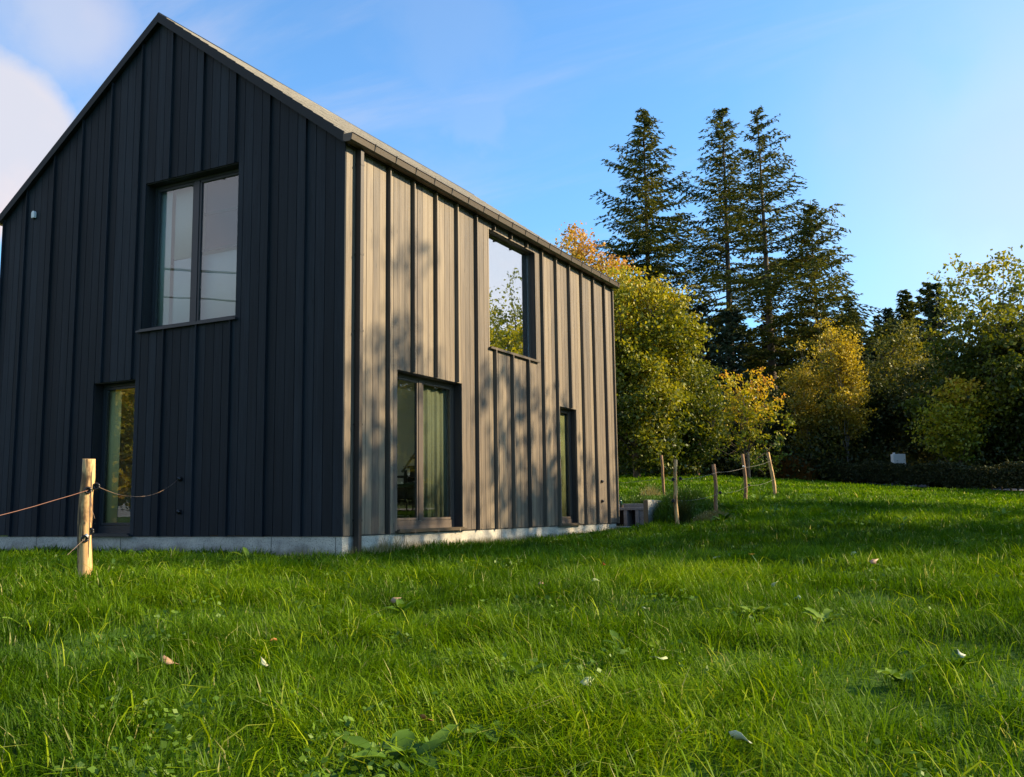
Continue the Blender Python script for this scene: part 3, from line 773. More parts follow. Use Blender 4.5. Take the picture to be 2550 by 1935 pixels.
ins_at(2, 1793, 1227, 19.9); ins_at(3, 1865, 1208, 23.9)
MB().tube([at(1849, 1161, 23.9)-np.array(roots[3][0].location), at(1856, 1162, 23.9)-np.array(roots[3][0].location)], [.022, .008], 8).build('insulator', M_white, roots[3][0])
def wire(pts, r, sag, name, label, m=M_wire, seed=0):
    P = []
    for a, b in zip(pts[:-1], pts[1:]):
        a = np.array(a); b = np.array(b)
        for k in range(12):
            t = k/12; q = a+(b-a)*t; q[2] -= sag*4*t*(1-t); P.append(q)
    P.append(np.array(pts[-1])); rr = random.Random(seed)
    P = [q+np.array([0, 0, rr.uniform(-r*.6, r*.6)]) for q in P]
    o = MB().tube(P, r, 6).build(name, m, None, smooth=True)
    return tag(o, label, 'rope', 'ropes strung between the fence posts')
wire([at(-500, 1395, 7.0), ppA+np.array([.0, -.0, 0])], .0026, .03, 'rope', 'reddish cord running out of view left of the near post', mat('red_cord', .6, (.20, .09, .06)), 1)
wire([ppB, (-2.895, -.05, .805)], .0026, .16, 'rope', 'thin cord crossing in front of the dark gable door', M_wire, 2)
wire([at(221, 1230, 8.9), at(227, 1255, 8.9), at(231, 1276, 8.9), at(236, 1292, 8.9)], .002, -.003, 'rope', 'loose cord end dangling from the near post', M_wire, 3)
wire([ppC, at(185, 1366, 8.8), at(168, 1382, 8.5)], .002, .0, 'rope', 'frayed lower cord end hanging left of the near post', M_wire, 4)
q1 = at(1694, 1194, 17.45); q2 = at(1786, 1176, 19.95); q3 = at(1856, 1164, 23.9); q4 = at(1921, 1147, 26.95)
M_wirel = mat('pale_cord', .6, (.16, .145, .12))
wire([q1, q2, q3, q4], .0030, .03, 'rope', 'pale upper cord climbing along the four posts right of the terrace', M_wirel, 5)
wire([at(1676, 1247, 17.45), at(1793, 1228, 19.9), at(1865, 1209, 23.9), at(1928, 1193, 26.95)], .0028, .05, 'rope', 'pale lower cord climbing along the four posts right of the terrace', M_wirel, 6)
wire([at(1676, 1194, 17.45), at(1660, 1190, 26), at(1500, 1203, 30)], .004, .04, 'rope', 'dark cord leading from the tall post behind the house', M_wire, 7)

# ------------------------------------------------------------------ grass
rng = np.random.default_rng(11)
def noise2(x, y, s, seed):
    r = np.random.default_rng(seed); g = r.random((64, 64)); X = (x/s) % 64; Y = (y/s) % 64
    i = X.astype(int) % 64; j = Y.astype(int) % 64; u = X-np.floor(X); v = Y-np.floor(Y); u = u*u*(3-2*u); v = v*v*(3-2*v)
    i1 = (i+1) % 64; j1 = (j+1) % 64
    return g[i, j]*(1-u)*(1-v)+g[i1, j]*u*(1-v)+g[i, j1]*(1-u)*v+g[i1, j1]*u*v
HEDGE_A = np.array([-3.2, 41.0]); HEDGE_B = np.array([8.4, 29.9]); HEDGE_C = np.array([15.0, 23.6])
def side_of(x, y, a, b): return (b[0]-a[0])*(y-a[1])-(b[1]-a[1])*(x-a[0])
def grass(n_target_scale=1.0):
    rr, th = [], []
    a0, a1 = math.radians(58), math.radians(158)
    def sample(r0, r1, dens):
        # dens(r) blades per m2, rejection from log-uniform-ish bins
        edges = np.geomspace(r0, r1, 40)
        for p, q in zip(edges[:-1], edges[1:]):
            A = .5*(q*q-p*p)*(a1-a0); n = int(A*dens((p+q)/2))
            u = rng.random(n); rr.append(np.sqrt(p*p+u*(q*q-p*p))); th.append(a0+(a1-a0)*rng.random(n))
    r_t = 7.0
    dens = lambda r: 3700*(r_t/max(r, r_t))**1.75
    sample(2.2, 58, dens)
    r = np.concatenate(rr); t = np.concatenate(th)
    x = CAMP[0]+r*np.cos(t); y = CAMP[1]+r*np.sin(t)
    keep = ~((x > -HW-.02) & (x < .0) & (y > .0) & (y < HL))
    keep &= ~((x > -8.6) & (x < .74) & (y >= HL-.1) & (y < 12.52))
    keep &= ~((y > 0) & (x < -HW)); keep &= ~((x < -2.6) & (y > 9) & (y < 30) & (r > 20) & (t > math.radians(113)))
    keep &= ~((side_of(x, y, HEDGE_A, HEDGE_B) > 0) & (x > -3.2)) & ~((side_of(x, y, HEDGE_B, HEDGE_C) > 0) & (x > 8.4)) & ~(y > 44)
    x, y, r = x[keep], y[keep], r[keep]
    n1_ = noise2(x, y, .35, 1); n2_ = noise2(x, y, 1.3, 2); n3_ = noise2(x, y, 4.5, 3); nf = noise2(x, y, .12, 5)
    k2 = rng.random(len(x)) < (.28+1.1*n1_); x, y, r, n1_, n2_, n3_, nf = (q[k2] for q in (x, y, r, n1_, n2_, n3_, nf))
    n = len(x); z = hgt(x, y)-.012
    wdt = np.where(r < r_t, .0052, .0052*(r/r_t)**1.25)*(.6+.8*rng.random(n))
    ln = (.036+.115*n1_+.060*n2_)*(.55+.9*rng.random(n)**1.2)*np.where(r > 14, .92, 1.0)
    nearwall = ((x > -.0) & (x < .25) & (y > -.2) & (y < 9.9)) | ((y < 0) & (y > -.2) & (x < .1))
    ln = np.where(nearwall, ln*.75, ln)
    fa = 2*math.pi*(noise2(x, y, .5, 7)*1.6+noise2(x, y, .17, 8)*.5)      # coherent lean direction
    la = np.where(rng.random(n) < .6, fa+rng.normal(size=n)*.6, rng.random(n)*2*math.pi)
    lean = (.2+1.0*rng.random(n)**1.2)*(.6+.8*n2_)
    dx, dy = np.cos(la), np.sin(la)
    wa = la+math.pi/2+rng.normal(size=n)*.5; wx, wy = np.cos(wa), np.sin(wa)
    # rows: base, mid, tip
    def row(tt, ww):
        s = tt; hor = ln*lean*(s**1.9); ver = ln*s*(1-.42*lean*s*s)
        c = np.stack([x+dx*hor, y+dy*hor, z+ver], -1); o = np.stack([wx*wdt*ww*.5, wy*wdt*ww*.5, np.zeros(n)], -1)
        return c-o, c+o
    A0, A1 = row(0., .8); B0, B1 = row(.5, 1.0); C0, C1 = row(1.0, .12)
    V = np.stack([A0, A1, B1, B0, B0, B1, C1, C0], 1).reshape(-1, 4, 3)
    tn = .04+.42*n2_+.30*n3_+.14*(nf-.5)+.34*(rng.random(n)-.35)
    tn = np.clip(tn, 0, .93); dry = rng.random(n) < .018; tn[dry] = 1.0
    o = np_quads('grass', V, np.repeat(tn, 2), M_grass)
    tag(o, 'lush green meadow grass in front of and beside the house', 'grass', kind='stuff')
    print('grass blades', n)
grass()

# long single blades and pale bent stalks in the foreground
def rank_blades():
    rg = np.random.default_rng(5); n = 7400
    r = 2.6+9*rg.random(n)**1.5; t = math.radians(62)+math.radians(92)*rg.random(n)
    x = CAMP[0]+r*np.cos(t); y = CAMP[1]+r*np.sin(t)
    k = noise2(x, y, .6, 21)+.3*rg.random(n) > .62; k &= ~((x < .1) & (y > -.15))
    x, y, r = x[k], y[k], r[k]; n = len(x)
    z = hgt(x, y); ln = .16+.14*rg.random(n); la = rg.random(n)*6.283; lean = .45+.65*rg.random(n); w = .0058*(.6+.7*rg.random(n))
    dx, dy = np.cos(la), np.sin(la); wx, wy = -dy, dx; rows = []
    for s, ww in ((0, .7), (.35, 1.), (.7, .8), (1., .1)):
        hor = ln*lean*s**1.7; ver = ln*(s-.62*lean*s**2.6)
        c = np.stack([x+dx*hor, y+dy*hor, z+ver], -1); o = np.stack([wx*w*ww*.5, wy*w*ww*.5, w*ww*.15], -1); rows.append((c-o, c+o))
    V = []
    for (a, b), (c, d) in zip(rows[:-1], rows[1:]): V.append(np.stack([a, b, d, c], 1))
    V = np.stack(V, 1).reshape(-1, 4, 3)
    tn = np.repeat(np.clip(.55+.4*rg.random(n), 0, .95), 3)
    o = np_quads('long_grass', V, tn, M_grass); tag(o, 'longer pale bent blades rising out of the foreground meadow', 'grass', kind='stuff')
rank_blades()

# ------------------------------------------------------------------ weeds, fallen leaves, flower
def leaf_strip(mb, base, d, length, width, curl=.3, n=5, up=.35, wave=0.12, seed=0):
    rn = random.Random(seed); d = Vector(d).normalized(); side = d.cross(Vector((0, 0, 1))).normalized(); b0 = len(mb.v)
    for i in range(n+1):
        t = i/n; w = width*math.sin(math.pi*min(1, (t*.93+.07)))**.75*(.5 if i == 0 else 1)
        c = Vector(base)+d*length*t+Vector((0, 0, 1))*length*(up*t-curl*t*t)
        j = rn.uniform(-wave, wave)*width
        mb.v += [tuple(c-side*w/2+Vector((0, 0, w*.18+j))), tuple(c), tuple(c+side*w/2+Vector((0, 0, w*.18-j)))]
    for i in range(n):
        a = b0+3*i; mb.f += [(a, a+1, a+4, a+3), (a+1, a+2, a+5, a+4)]
def settint(o, seed, lo=.2, hi=1.):
    r = random.Random(seed); a = o.data.attributes.new('tint', 'FLOAT', 'POINT')
    t = r.uniform(lo, hi); vals = [min(1, max(0, t+r.uniform(-.12, .12))) for _ in o.data.vertices]; a.data.foreach_set('value', vals)
def weed(px, py, d, nl, ln, wd, label, seed, up=.8, curl=.5, m=None, name='dock_plant', cat='plant', group='broad-leaved weeds in the meadow', lo=.3, hi=.9, stem=0):
    p = at(px, py, d); z = hz(p[0], p[1]); rn = random.Random(seed); mb = MB()
    for k in range(nl):
        a = 2*math.pi*k/nl+rn.uniform(-.4, .4); l = ln*rn.uniform(.6, 1.1); h = stem*rn.random()
        leaf_strip(mb, (rn.uniform(-.02, .02), rn.uniform(-.02, .02), .03+h), (math.cos(a), math.sin(a), 0), l, wd*rn.uniform(.7, 1.1), curl*rn.uniform(.6, 1.2), up=up*rn.uniform(.6, 1.2), seed=seed*31+k)
    if stem: mb.tube([(0, 0, 0), (.01, 0, stem*.6), (.03, .01, stem)], [.006, .004, .003], 6)
    o = mb.build(name, m or M_weed, None, smooth=True); o.location = (p[0], p[1], z); settint(o, seed, lo, hi)
    return tag(o, label, cat, group)
# d for a ground pixel: intersect terrain
def gdist(px, py):
    lo, hi = 2., 60.
    for d in np.geomspace(2, 60, 400):
        p = at(px, py, d)
        if p[2] < hz(p[0], p[1])+.05: return d
    return 60.
WEEDS = [(985, 1905, 6, .26, .085, 'big dock plant with broad leaves at the very bottom centre of the lawn'), (1050, 1885, 4, .22, .08, 'dock leaves just right of the big dock at the bottom edge'),
         (1225, 1840, 6, .15, .07, 'pale rosette of rounded leaves low in the middle of the lawn'), (620, 1395, 7, .24, .07, 'leafy tuft of weeds below the dark gable wall'),
         (1880, 1530, 10, .13, .06, 'low patch of round green leaves right of centre'), (2050, 1545, 10, .13, .06, 'patch of light clustered leaves further right in the lawn'),
         (2240, 1690, 9, .14, .055, 'yellowish leaf cluster towards the lower right of the lawn'), (2390, 1655, 8, .12, .05, 'small pale-leaved weed near the right side of the lawn'),
         (1300, 1690, 6, .14, .07, 'faint rosette left of the picture middle, in deep grass'), (335, 1665, 5, .18, .08, 'wide olive leaves in the lower left of the lawn'),
         (70, 1560, 6, .12, .05, 'dark-leaved weed at the left side of the lawn'), (290, 1410, 8, .12, .05, 'dark clover clump right beside the near fence post'),
         (1480, 1330, 8, .14, .05, 'leafy weeds before the far end of the plinth'), (1800, 1300, 9, .30, .12, 'large pale leaves at the foot of the dark post'),
         (1820, 1268, 9, .28, .12, 'light green broad weed right of the dark post'), (1890, 1250, 9, .30, .12, 'broad weed cluster below the pale bent post'),
         (1755, 1290, 7, .34, .11, 'grey-green thistle-like plant left of the dark post'), (2080, 1310, 7, .22, .08, 'small dark weed in the open meadow right of the fence'),
         (2250, 1300, 7, .20, .07, 'lone leafy weed in the sunny meadow'), (2500, 1285, 7, .24, .08, 'dark weed near the right edge of the meadow'),
         (925, 1355, 8, .20, .035, 'feathery weed at the foot of the downpipe'), (1420, 1325, 8, .16, .04, 'green tuft against the plinth under the narrow door'),
         (1000, 1520, 7, .14, .06, 'spotted weed in the grass right of centre left'), (1545, 1610, 7, .13, .05, 'white-tipped weed in the middle of the lawn')]
for i, w_ in enumerate(WEEDS):
    d = gdist(w_[0], w_[1]); weed(w_[0], w_[1], d, w_[2], w_[3], w_[4], w_[5], 100+i, up=.75 if i < 3 else 1.0)
def fallen(px, py, size, rgb, label, seed, flat=.6):
    d = gdist(px, py); p = at(px, py, d-.1); rn = random.Random(seed); mb = MB()
    n = 10; pts = []
    for k in range(n):
        a = 2*math.pi*k/n; r = size*.40*(1+.25*math.sin(a*5+seed)*(.5+rn.random()*.5)) * (1 if k else 1.3)
        pts.append((r*math.cos(a), r*.62*math.sin(a), size*.10*math.sin(a*2+seed)))
    mb.v = [(0, 0, 0)]+pts; mb.f = [(0, k+1, (k+1) % n+1) for k in range(n)]
    o = mb.build('fallen_leaf', mat('dead_leaf', .6, rgb), None, smooth=True); s_ = o.modifiers.new('s', 'SOLIDIFY'); s_.thickness = .0008
    o.location = p; o.location.z = hz(p[0], p[1])+.085; o.rotation_euler = (rn.uniform(-1, 1)*flat+.5, rn.uniform(-1, 1)*flat, rn.uniform(0, 6))
    tag(o, label, 'leaf', 'fallen leaves on the lawn')
PALE = (.34, .38, .17); TAN = (.34, .20, .11)
FALL = [(1482, 1452, .11, PALE, 'upright pale leaf under the right half of the house'), (1848, 1842, .10, (.50, .54, .42), 'whitest leaf, lying low in the right half of the lawn'),
        (1645, 1645, .09, PALE, 'pale leaf in the middle right of the lawn'), (1500, 1415, .10, (.40, .09, .03), 'red-brown leaf below the far plinth end'),
        (1350, 1462, .10, TAN, 'tan leaf left of the upright pale leaf'), (1930, 1460, .09, PALE, 'light leaf behind the clover patch'),
        (1610, 1525, .09, PALE, 'twisted pale leaf in dark grass'), (2395, 1640, .08, (.42, .46, .34), 'whitish leaf near the right border'),
        (1460, 1705, .09, PALE, 'long cream leaf low in the centre'), (660, 1660, .08, (.48, .46, .25), 'straw-coloured leaf in the left lawn'),
        (420, 1655, .10, TAN, 'brown leaf in the lower left grass'), (1785, 1395, .09, PALE, 'small light leaf beneath the fence line'),
        (2125, 1385, .08, PALE, 'pale leaf in the sunny right meadow'), (680, 1605, .07, (.36, .14, .04), 'orange leaf standing in the left lawn'),
        (1065, 1795, .07, (.38, .15, .05), 'rusty leaf low left of the dock'), (2175, 1405, .10, TAN, 'brownish leaf on the far right lawn'),
        (1985, 1500, .08, (.5, .6, .35), 'light green leaf above the clustered weeds'), (985, 1500, .09, (.36, .24, .14), 'curled tan leaf in front of the plinth middle')]
for i, f_ in enumerate(FALL): fallen(*f_, 200+i)
dd = gdist(1890, 1425); pf = at(1868, 1400, dd)
fl = empty('dandelion', (pf[0]+.02, pf[1], hz(pf[0], pf[1])), 0, 'single yellow dandelion leaning in the lawn below the fence', 'flower')
MB().tube([(.12, 0, 0), (.07, 0, .09), (0, 0, .20)], [.004, .0035, .003], 6).build('stem', mat('stem', .6, (.3, .4, .12)), fl)
mb = MB()
for k in range(16):
    a = 2*math.pi*k/16; leaf_strip(mb, (0, 0, .20), (math.cos(a), math.sin(a), 0), .030, .010, .2, 2, up=.45, seed=k)
mb.build('flower_head', mat('petal', .6, (.85, .42, .02)), fl)

def clover():
    rg = np.random.default_rng(55); n = 60000; r_ = 3.0+22*rg.random(n)**1.3; t = math.radians(84)+math.radians(64)*rg.random(n)
    x = CAMP[0]+r_*np.cos(t); y = CAMP[1]+r_*np.sin(t)
    k = (noise2(x, y, .55, 41)*noise2(x, y, .21, 42)*1.9+.12*rg.random(n)) > .98; k &= ~((x < .2) & (y > -.25)) & (side_of(x, y, HEDGE_A, HEDGE_B) < 0)
    x, y, r_ = x[k], y[k], r_[k]; n = len(x); z = hgt(x, y)+.035+.075*rg.random(n)
    V = leaf_quads(np.stack([x, y, z], -1), 1.0, rg, 1.6, .8, np.stack([rg.normal(size=n), rg.normal(size=n), .3*rg.normal(size=n)], -1))
    c = V.mean(1, keepdims=True); V = c+(V-c)*(np.maximum(.030, .0032*r_)*(.7+.6*rg.random(n)))[:, None, None]
    o = np_quads('clover', V, np.clip(.25+.6*rg.random(n), 0, 1), M_weed); tag(o, 'patches of small rounded leaves mixed into the meadow grass', 'clover', kind='stuff')
clover()
# rough vegetation round the tall post by the terrace
def scrub(cx, cy, rx, ry, h, n, ln, m, name, label, cat, seed, group=None, lo=0, hi=1, w=.012):
    rg = np.random.default_rng(seed); a = rg.random(n)*6.283; r = np.sqrt(rg.random(n))
    x = cx+rx*r*np.cos(a); y = cy+ry*r*np.sin(a); z = hgt(x, y)
    H = h*(1-.55*r**2)*(.5+.7*rg.random(n)); la = rg.random(n)*6.283; le = .2+.5*rg.random(n)
    dx, dy = np.cos(la), np.sin(la); V = []
    prev = None; wd = w*(.6+.8*rg.random(n))
    for s, ww in ((0, .6), (.5, 1.), (1., .15)):
        c = np.stack([x+dx*H*le*s**2, y+dy*H*le*s**2, z+H*(s-.25*le*s*s)], -1); o = np.stack([-dy*wd*ww*.5, dx*wd*ww*.5, 0*x], -1)
        if prev is not None: V.append(np.stack([prev[0], prev[1], c+o, c-o], 1))
        prev = (c-o, c+o)
    V = np.concatenate(V, 0); V[..., :] -= np.array([cx, cy, hz(cx, cy)])
    tn = np.tile(np.clip(lo+(hi-lo)*(noise2(x, y, .3, seed)*.6+.4*rg.random(n)), 0, 1), 2)
    # broad leaves among the stems
    k = n//3; L_ = np.stack([x[:k], y[:k], z[:k]+H[:k]*rg.random(k)], -1)-np.array([cx, cy, hz(cx, cy)])
    V = np.concatenate([V, leaf_quads(L_, ln, rg)], 0); tn = np.r_[tn, np.clip(lo+(hi-lo)*rg.random(k), 0, 1)]
    o = np_quads(name, V, tn, m); o.location = (cx, cy, hz(cx, cy)); return tag(o, label, cat, group)
scrub(1.22, 10.5, .48, 1.1, .52, 6500, .05, M_weed, 'weed_clump', 'dark tangled weeds against the pale terrace wall', 'weeds', 31, 'rough weeds by the terrace', 0, .45)
scrub(1.75, 9.9, .6, .9, .36, 4500, .06, M_weed, 'weed_clump', 'green leafy weeds between the tall post and the dark post', 'weeds', 32, 'rough weeds by the terrace', 0, .5)
scrub(2.35, 9.0, .38, .45, .26, 1800, .05, M_drygrass, 'weed_clump', 'brown dried weeds in front of the dark post', 'weeds', 33, 'rough weeds by the terrace', 0, .7)
scrub(2.37, 6.98, .13, .13, .75, 500, .03, M_mid, 'weed_clump', 'thin dark stalks climbing behind the tall straight post', 'weeds', 34, 'rough weeds by the terrace', 0, .6, .008)
scrub(-.9, 14.6, .3, .3, .42, 300, .02, M_drygrass, 'dry_grass_tuft', 'straw-coloured dry grass tuft on the bank behind the terrace', 'grass tuft', 35, None, .5, 1)
scrub(-2.0, 13.0, 3.2, .45, .28, 4200, .08, M_weed, 'weed_strip', 'green weeds growing along the top of the back terrace wall', 'weeds', 36, 'rough weeds by the terrace', 0, .7)
scrub(.10, 1.0, .07, .45, .30, 160, .01, M_drygrass, 'grass_tuft', 'tall thin grass stalks against the plinth right of the downpipe', 'grass tuft', 37, 'tufts along the plinth', .0, .8, .005)
scrub(.10, 6.9, .07, .4, .17, 220, .03, M_weed, 'grass_tuft', 'green tuft growing on the plinth below the narrow far door', 'grass tuft', 38, 'tufts along the plinth', .0, .6, .006)
# yellowed grass seam along the sunny plinth
rg = np.random.default_rng(8); n = 4200; y = 9.8*rg.random(n); x = .015+.17*rg.random(n)**1.4
def seam(x, y, label):
    n = len(x); z = hgt(x, y); ln = .07+.09*rg.random(n); la = rg.random(n)*6.283; dx, dy = np.cos(la), np.sin(la); w = .006
    a = np.stack([x, y, z], -1); o = np.stack([-dy*w*.5, dx*w*.5, 0*x], -1); t = a+np.stack([dx*ln*.4, dy*ln*.4, ln], -1)
    o = np_quads('dry_grass', np.stack([a-o, a+o, t+o*.2, t-o*.2], 1), rg.random(n), M_drygrass); tag(o, label, 'grass', kind='stuff')
seam(x, y, 'yellowed dry grass along the sunny concrete plinth')

# ------------------------------------------------------------------ trees
def noise3(d, seed):   # smooth lobes on directions
    r = np.random.default_rng(seed); out = np.zeros(len(d))
    for k in range(7):
        v = r.normal(size=3); v /= np.linalg.norm(v); out += np.sin((d@v)*(2.5+3.5*r.random())+r.random()*6.283)
    return out/7
def broadleaf(name, label, base, h, rx, ry, zc, rz_, ncl, per, ls, m, seed, cat='tree', group=None, tl=0., th=1., spread=.3, skew=(0, 0), barkm=None, nl=12, topgrad=0., gap=.38, trunk_r=None, lobe=.45, fork=.25, twigs=240):
    """zc crown centre height above base, rz_ crown half height"""
    rg = np.random.default_rng(seed); base = np.array(base, float)
    root = empty(name, tuple(base), 0, label, cat, group)
    # clump centres
    d = rg.normal(size=(ncl*3, 3)); d /= np.linalg.norm(d, axis=1)[:, None]
    rad = rg.random(len(d))**.42
    lob = 1+lobe*noise3(d, seed+1)
    P = d*rad[:, None]*lob[:, None]*np.array([rx, ry, rz_]); P[:, 2] += zc
    P[:, 0] += skew[0]*P[:, 2]/h; P[:, 1] += skew[1]*P[:, 2]/h
    # gaps
    g = np.sin(P[:, 0]*2.1/rx*2+seed)*np.sin(P[:, 1]*2.3/ry*2+1.3*seed)*np.sin(P[:, 2]*2.7/rz_*2+.7*seed)
    P = P[(g > -gap*rg.random(len(g))-.05) & (P[:, 2] > .25)][:ncl]
    # limbs
    tr = trunk_r or h*.022; mb = MB(); pts = [(0, 0, -.3)]; hh = zc+rz_*.55
    for k in range(1, 9):
        t = k/8; pts.append((skew[0]*hh*t/h+rg.normal()*.02*h*t*.5, skew[1]*hh*t/h+rg.normal()*.02*h*t*.5, hh*t))
    mb.tube(pts, [tr*(1.25-.2*(i == 1)) if i < 2 else tr*(1-.1*i) for i in range(9)], 9)
    T = np.array(pts); nodes = []
    for k in range(nl):
        c = P[rg.integers(len(P))]; f = np.clip((c[2]-rz_*.5)/hh*.85, fork*.6, .9)*(.75+.25*rg.random()); i = f*8
        s = T[int(i)]+(T[min(8, int(i)+1)]-T[int(i)])*(i-int(i)); e = c
        midp = s+(e-s)*.5+np.array([0, 0, -.06*np.linalg.norm(e-s)])+rg.normal(size=3)*.05*np.linalg.norm(e-s)
        q = [s, s+(midp-s)*.5, midp, midp+(e-midp)*.5+rg.normal(size=3)*.08, e]
        mb.tube(q, [tr*.42, tr*.34, tr*.26, tr*.16, tr*.07], 6); nodes += q[1:]
    Nn = np.array(nodes)
    for k in range(min(len(P), twigs)):
        c = P[k]; j = ((Nn-c)**2).sum(1).argmin(); s = Nn[j]
        mb.tube([s, (s+c)/2+rg.normal(size=3)*.05, c], [tr*.10, tr*.07, tr*.03], 4, False)
    mb.build('trunk', barkm or M_bark, root, smooth=True)
    n = len(P)*per; ci = np.repeat(np.arange(len(P)), per)
    L_ = P[ci]+rg.normal(size=(n, 3))*spread*.8*np.array([1, 1, .6])
    ct = noise3((P-np.array([0, 0, zc]))/max(rx, rz_)*1.7, seed+5)*.9+rg.normal(size=len(P))*.13
    t = .45+ct[ci]*.45+rg.normal(size=n)*.13+topgrad*(L_[:, 2]-zc)/rz_
    t = np.clip(tl+(th-tl)*t, 0, 1)
    np_quads('crown', leaf_quads(L_, ls, rg, .6, .62), t, m, root)
    return root

def conifer_mesh(h, rmax, cb, seed, prof=1.0, dens=1.0, spray=.29, droop=.25, bare=.0, whorl=.55, asym=0., sparse_low=0.):
    """returns (trunk MB, V, tint)"""
    rg = np.random.default_rng(seed); tr = h*.0125; mb = MB(); pts = []; rad = []
    for k in range(15):
        t = k/14; pts.append((math.sin(t*3+seed)*.10*t, math.cos(t*2+seed)*.10*t, -.4 if k == 0 else h*t)); rad.append(max(.02, tr*(1.15-1.12*t)))
    mb.tube(pts, rad, 9); T = np.array(pts)
    C = []; D = []; TT = []; z = cb
    while z < h*.995:
        t = (z-cb)/(h-cb); R = rmax*((1-t)**prof)*(.35+.65*min(1, (t+.12)/.22)); nb = 5 if t < .85 else 4
        a0 = rg.random()*6.283
        for k in range(nb):
            a = a0+6.283*k/nb+rg.normal()*.3; Lb = R*(.50+.70*rg.random())*(1+asym*math.cos(a))*(1+.22*math.sin(z*.8+a*2+seed))+.15
            if rg.random() < bare+sparse_low*(1-t)**2: 
                Lb *= .5
                if rg.random() < .4: continue
            rise = .55*t+.10-.12*(1-t)+rg.normal()*.08; dz = droop*(1.1-t)
            zb = z+rg.normal()*.12; m_ = max(4, int(Lb/.30)); s = np.linspace(0, 1, m_+1)
            bx_ = np.cos(a)*Lb*s; by_ = np.sin(a)*Lb*s; bz = zb+Lb*(rise*s-dz*np.sin(s*2.6)*.9*s+dz*.35*s**3)
            ti = min(13.99, zb/h*14); tp = T[int(ti)]; bx_ += tp[0]; by_ += tp[1]
            B = np.stack([bx_, by_, bz], -1)
            mb.tube([B[0], B[len(B)//2], B[-1]], [max(.012, tr*.22*(1.1-t)), .02, .008], 4, False)
            br = np.array([np.cos(a), np.sin(a), 0]); sd_ = np.array([-np.sin(a), np.cos(a), 0]); tint0 = rg.normal()*.14
            for i in range(1, m_+1):
                if s[i] < .04+.14*rg.random()*(1-t): continue
                tw = Lb*.33*math.sin(math.pi*min(1, .22+.78*(1-s[i]*.86)))*(.7+.5*rg.random())+.10
                for sg in (-1, 1):
                    nq = max(2, int(tw/.062*dens)); u = (np.arange(nq)+rg.random(nq))/nq
                    dd_ = sd_*sg*.82+br*.55; c = B[i]+dd_[None]*(tw*u)[:, None]; c[:, 2] -= .22*tw*u*u+.05*rg.random(nq)
                    C.append(c+rg.normal(size=c.shape)*.045); D.append(np.repeat(dd_[None]+np.array([[0, 0, -.25]]), nq, 0)); TT.append(np.full(nq, tint0+.45+.12*s[i]))
                C.append(B[i:i+1]+rg.normal(size=(1, 3))*.03); D.append((br+np.array([0, 0, .1]))[None]); TT.append(np.array([tint0+.5]))
        z += whorl*(.75+.5*rg.random())*(1.0-.45*t)
    C = np.concatenate(C); D = np.concatenate(D); TT = np.concatenate(TT)
    V = leaf_quads(C, spray, rg, .9, .32, D)
    return mb, V, np.clip(TT+rg.normal(size=len(TT))*.12, 0, 1)
def conifer(name, label, base, h, rmax, cb, seed, m=None, cat='conifer', group=None, **k):
    root = empty(name, tuple(base), 0, label, cat, group)
    mb, V, t = conifer_mesh(h, rmax, cb, seed, **k)
    mb.build('trunk', M_bark, root, smooth=True); np_quads('crown', V, t, m or M_fir, root)
    return root
def copy_tree(r, loc, rz=0, sc=1., label=None, group=None):
    c = r.copy(); COL.objects.link(c); c.location = loc; c.rotation_euler = (0, 0, rz); c.scale = (sc, sc, sc)
    if label: c['label'] = label
    if group: c['group'] = group
    for ch in list(r.children):
        d = ch.copy(); COL.objects.link(d); d.parent = c
    return c
def gp(px, d):
    p = at(px, 1150, d); return (p[0], p[1], hz(p[0], p[1])-.05)
def topz(px, py, d): return at(px, py, d)[2]
GT = 'tall Douglas firs behind the house'
for nm, (px, py, d, bx_, rm, cb, sd_, lab, kw) in enumerate((
        (1603, 272, 65, 1615, 3.9, 9.0, 3, 'leftmost tall dark fir, fullest crown, above the yellow-green tree', dict(prof=.88, droop=.30, dens=1.25, whorl=.58, asym=-.12)),
        (1794, 268, 68, 1815, 3.6, 9.0, 5, 'tall fir second from the house, with bare lower trunk', dict(prof=.82, droop=.30, dens=1.1, whorl=.62, sparse_low=.6, asym=-.1)),
        (1890, 272, 62, 1920, 3.5, 7.0, 8, 'tall open fir with ragged top, third from the house', dict(prof=.82, droop=.18, dens=1.0, whorl=.68, bare=.12, sparse_low=.4, asym=.15)),
        (2020, 498, 60, 2028, 3.0, 4.0, 9, 'shorter fir right of the three tall ones', dict(prof=.85, droop=.22, dens=1.1, whorl=.55, asym=.1)))):
    q_ = at(px, py, d); b = (q_[0], q_[1], hz(q_[0], q_[1])-.05); conifer('fir_tree', lab, b, topz(px, py, d)-b[2], rm*1.3, cb, sd_, M_fir, 'fir tree', GT, **kw)
# slim distant conifers on the skyline
for px, py, d, rm, sd_, lab in ((2138, 733, 88, 2.4, 21, 'slim fir on the skyline just right of the fir group'), (2283, 718, 84, 2.6, 22, 'left one of two pointed firs on the skyline'),
                                (2337, 700, 88, 2.9, 23, 'right and paler one of two pointed firs on the skyline'), (2236, 775, 92, 1.6, 24, 'small dark fir tip in the skyline dip'), (2205, 785, 92, 1.5, 25, 'smallest fir tip left in the skyline dip')):
    b = gp(px, d); conifer('fir_tree', lab, b, topz(px, py, d)-b[2], rm, 2.0, sd_, M_fir if sd_ != 24 else M_spruce, 'fir tree', 'slim firs on the skyline', prof=.85, droop=.15, dens=1.2, spray=.42, whorl=.6, bare=.05)
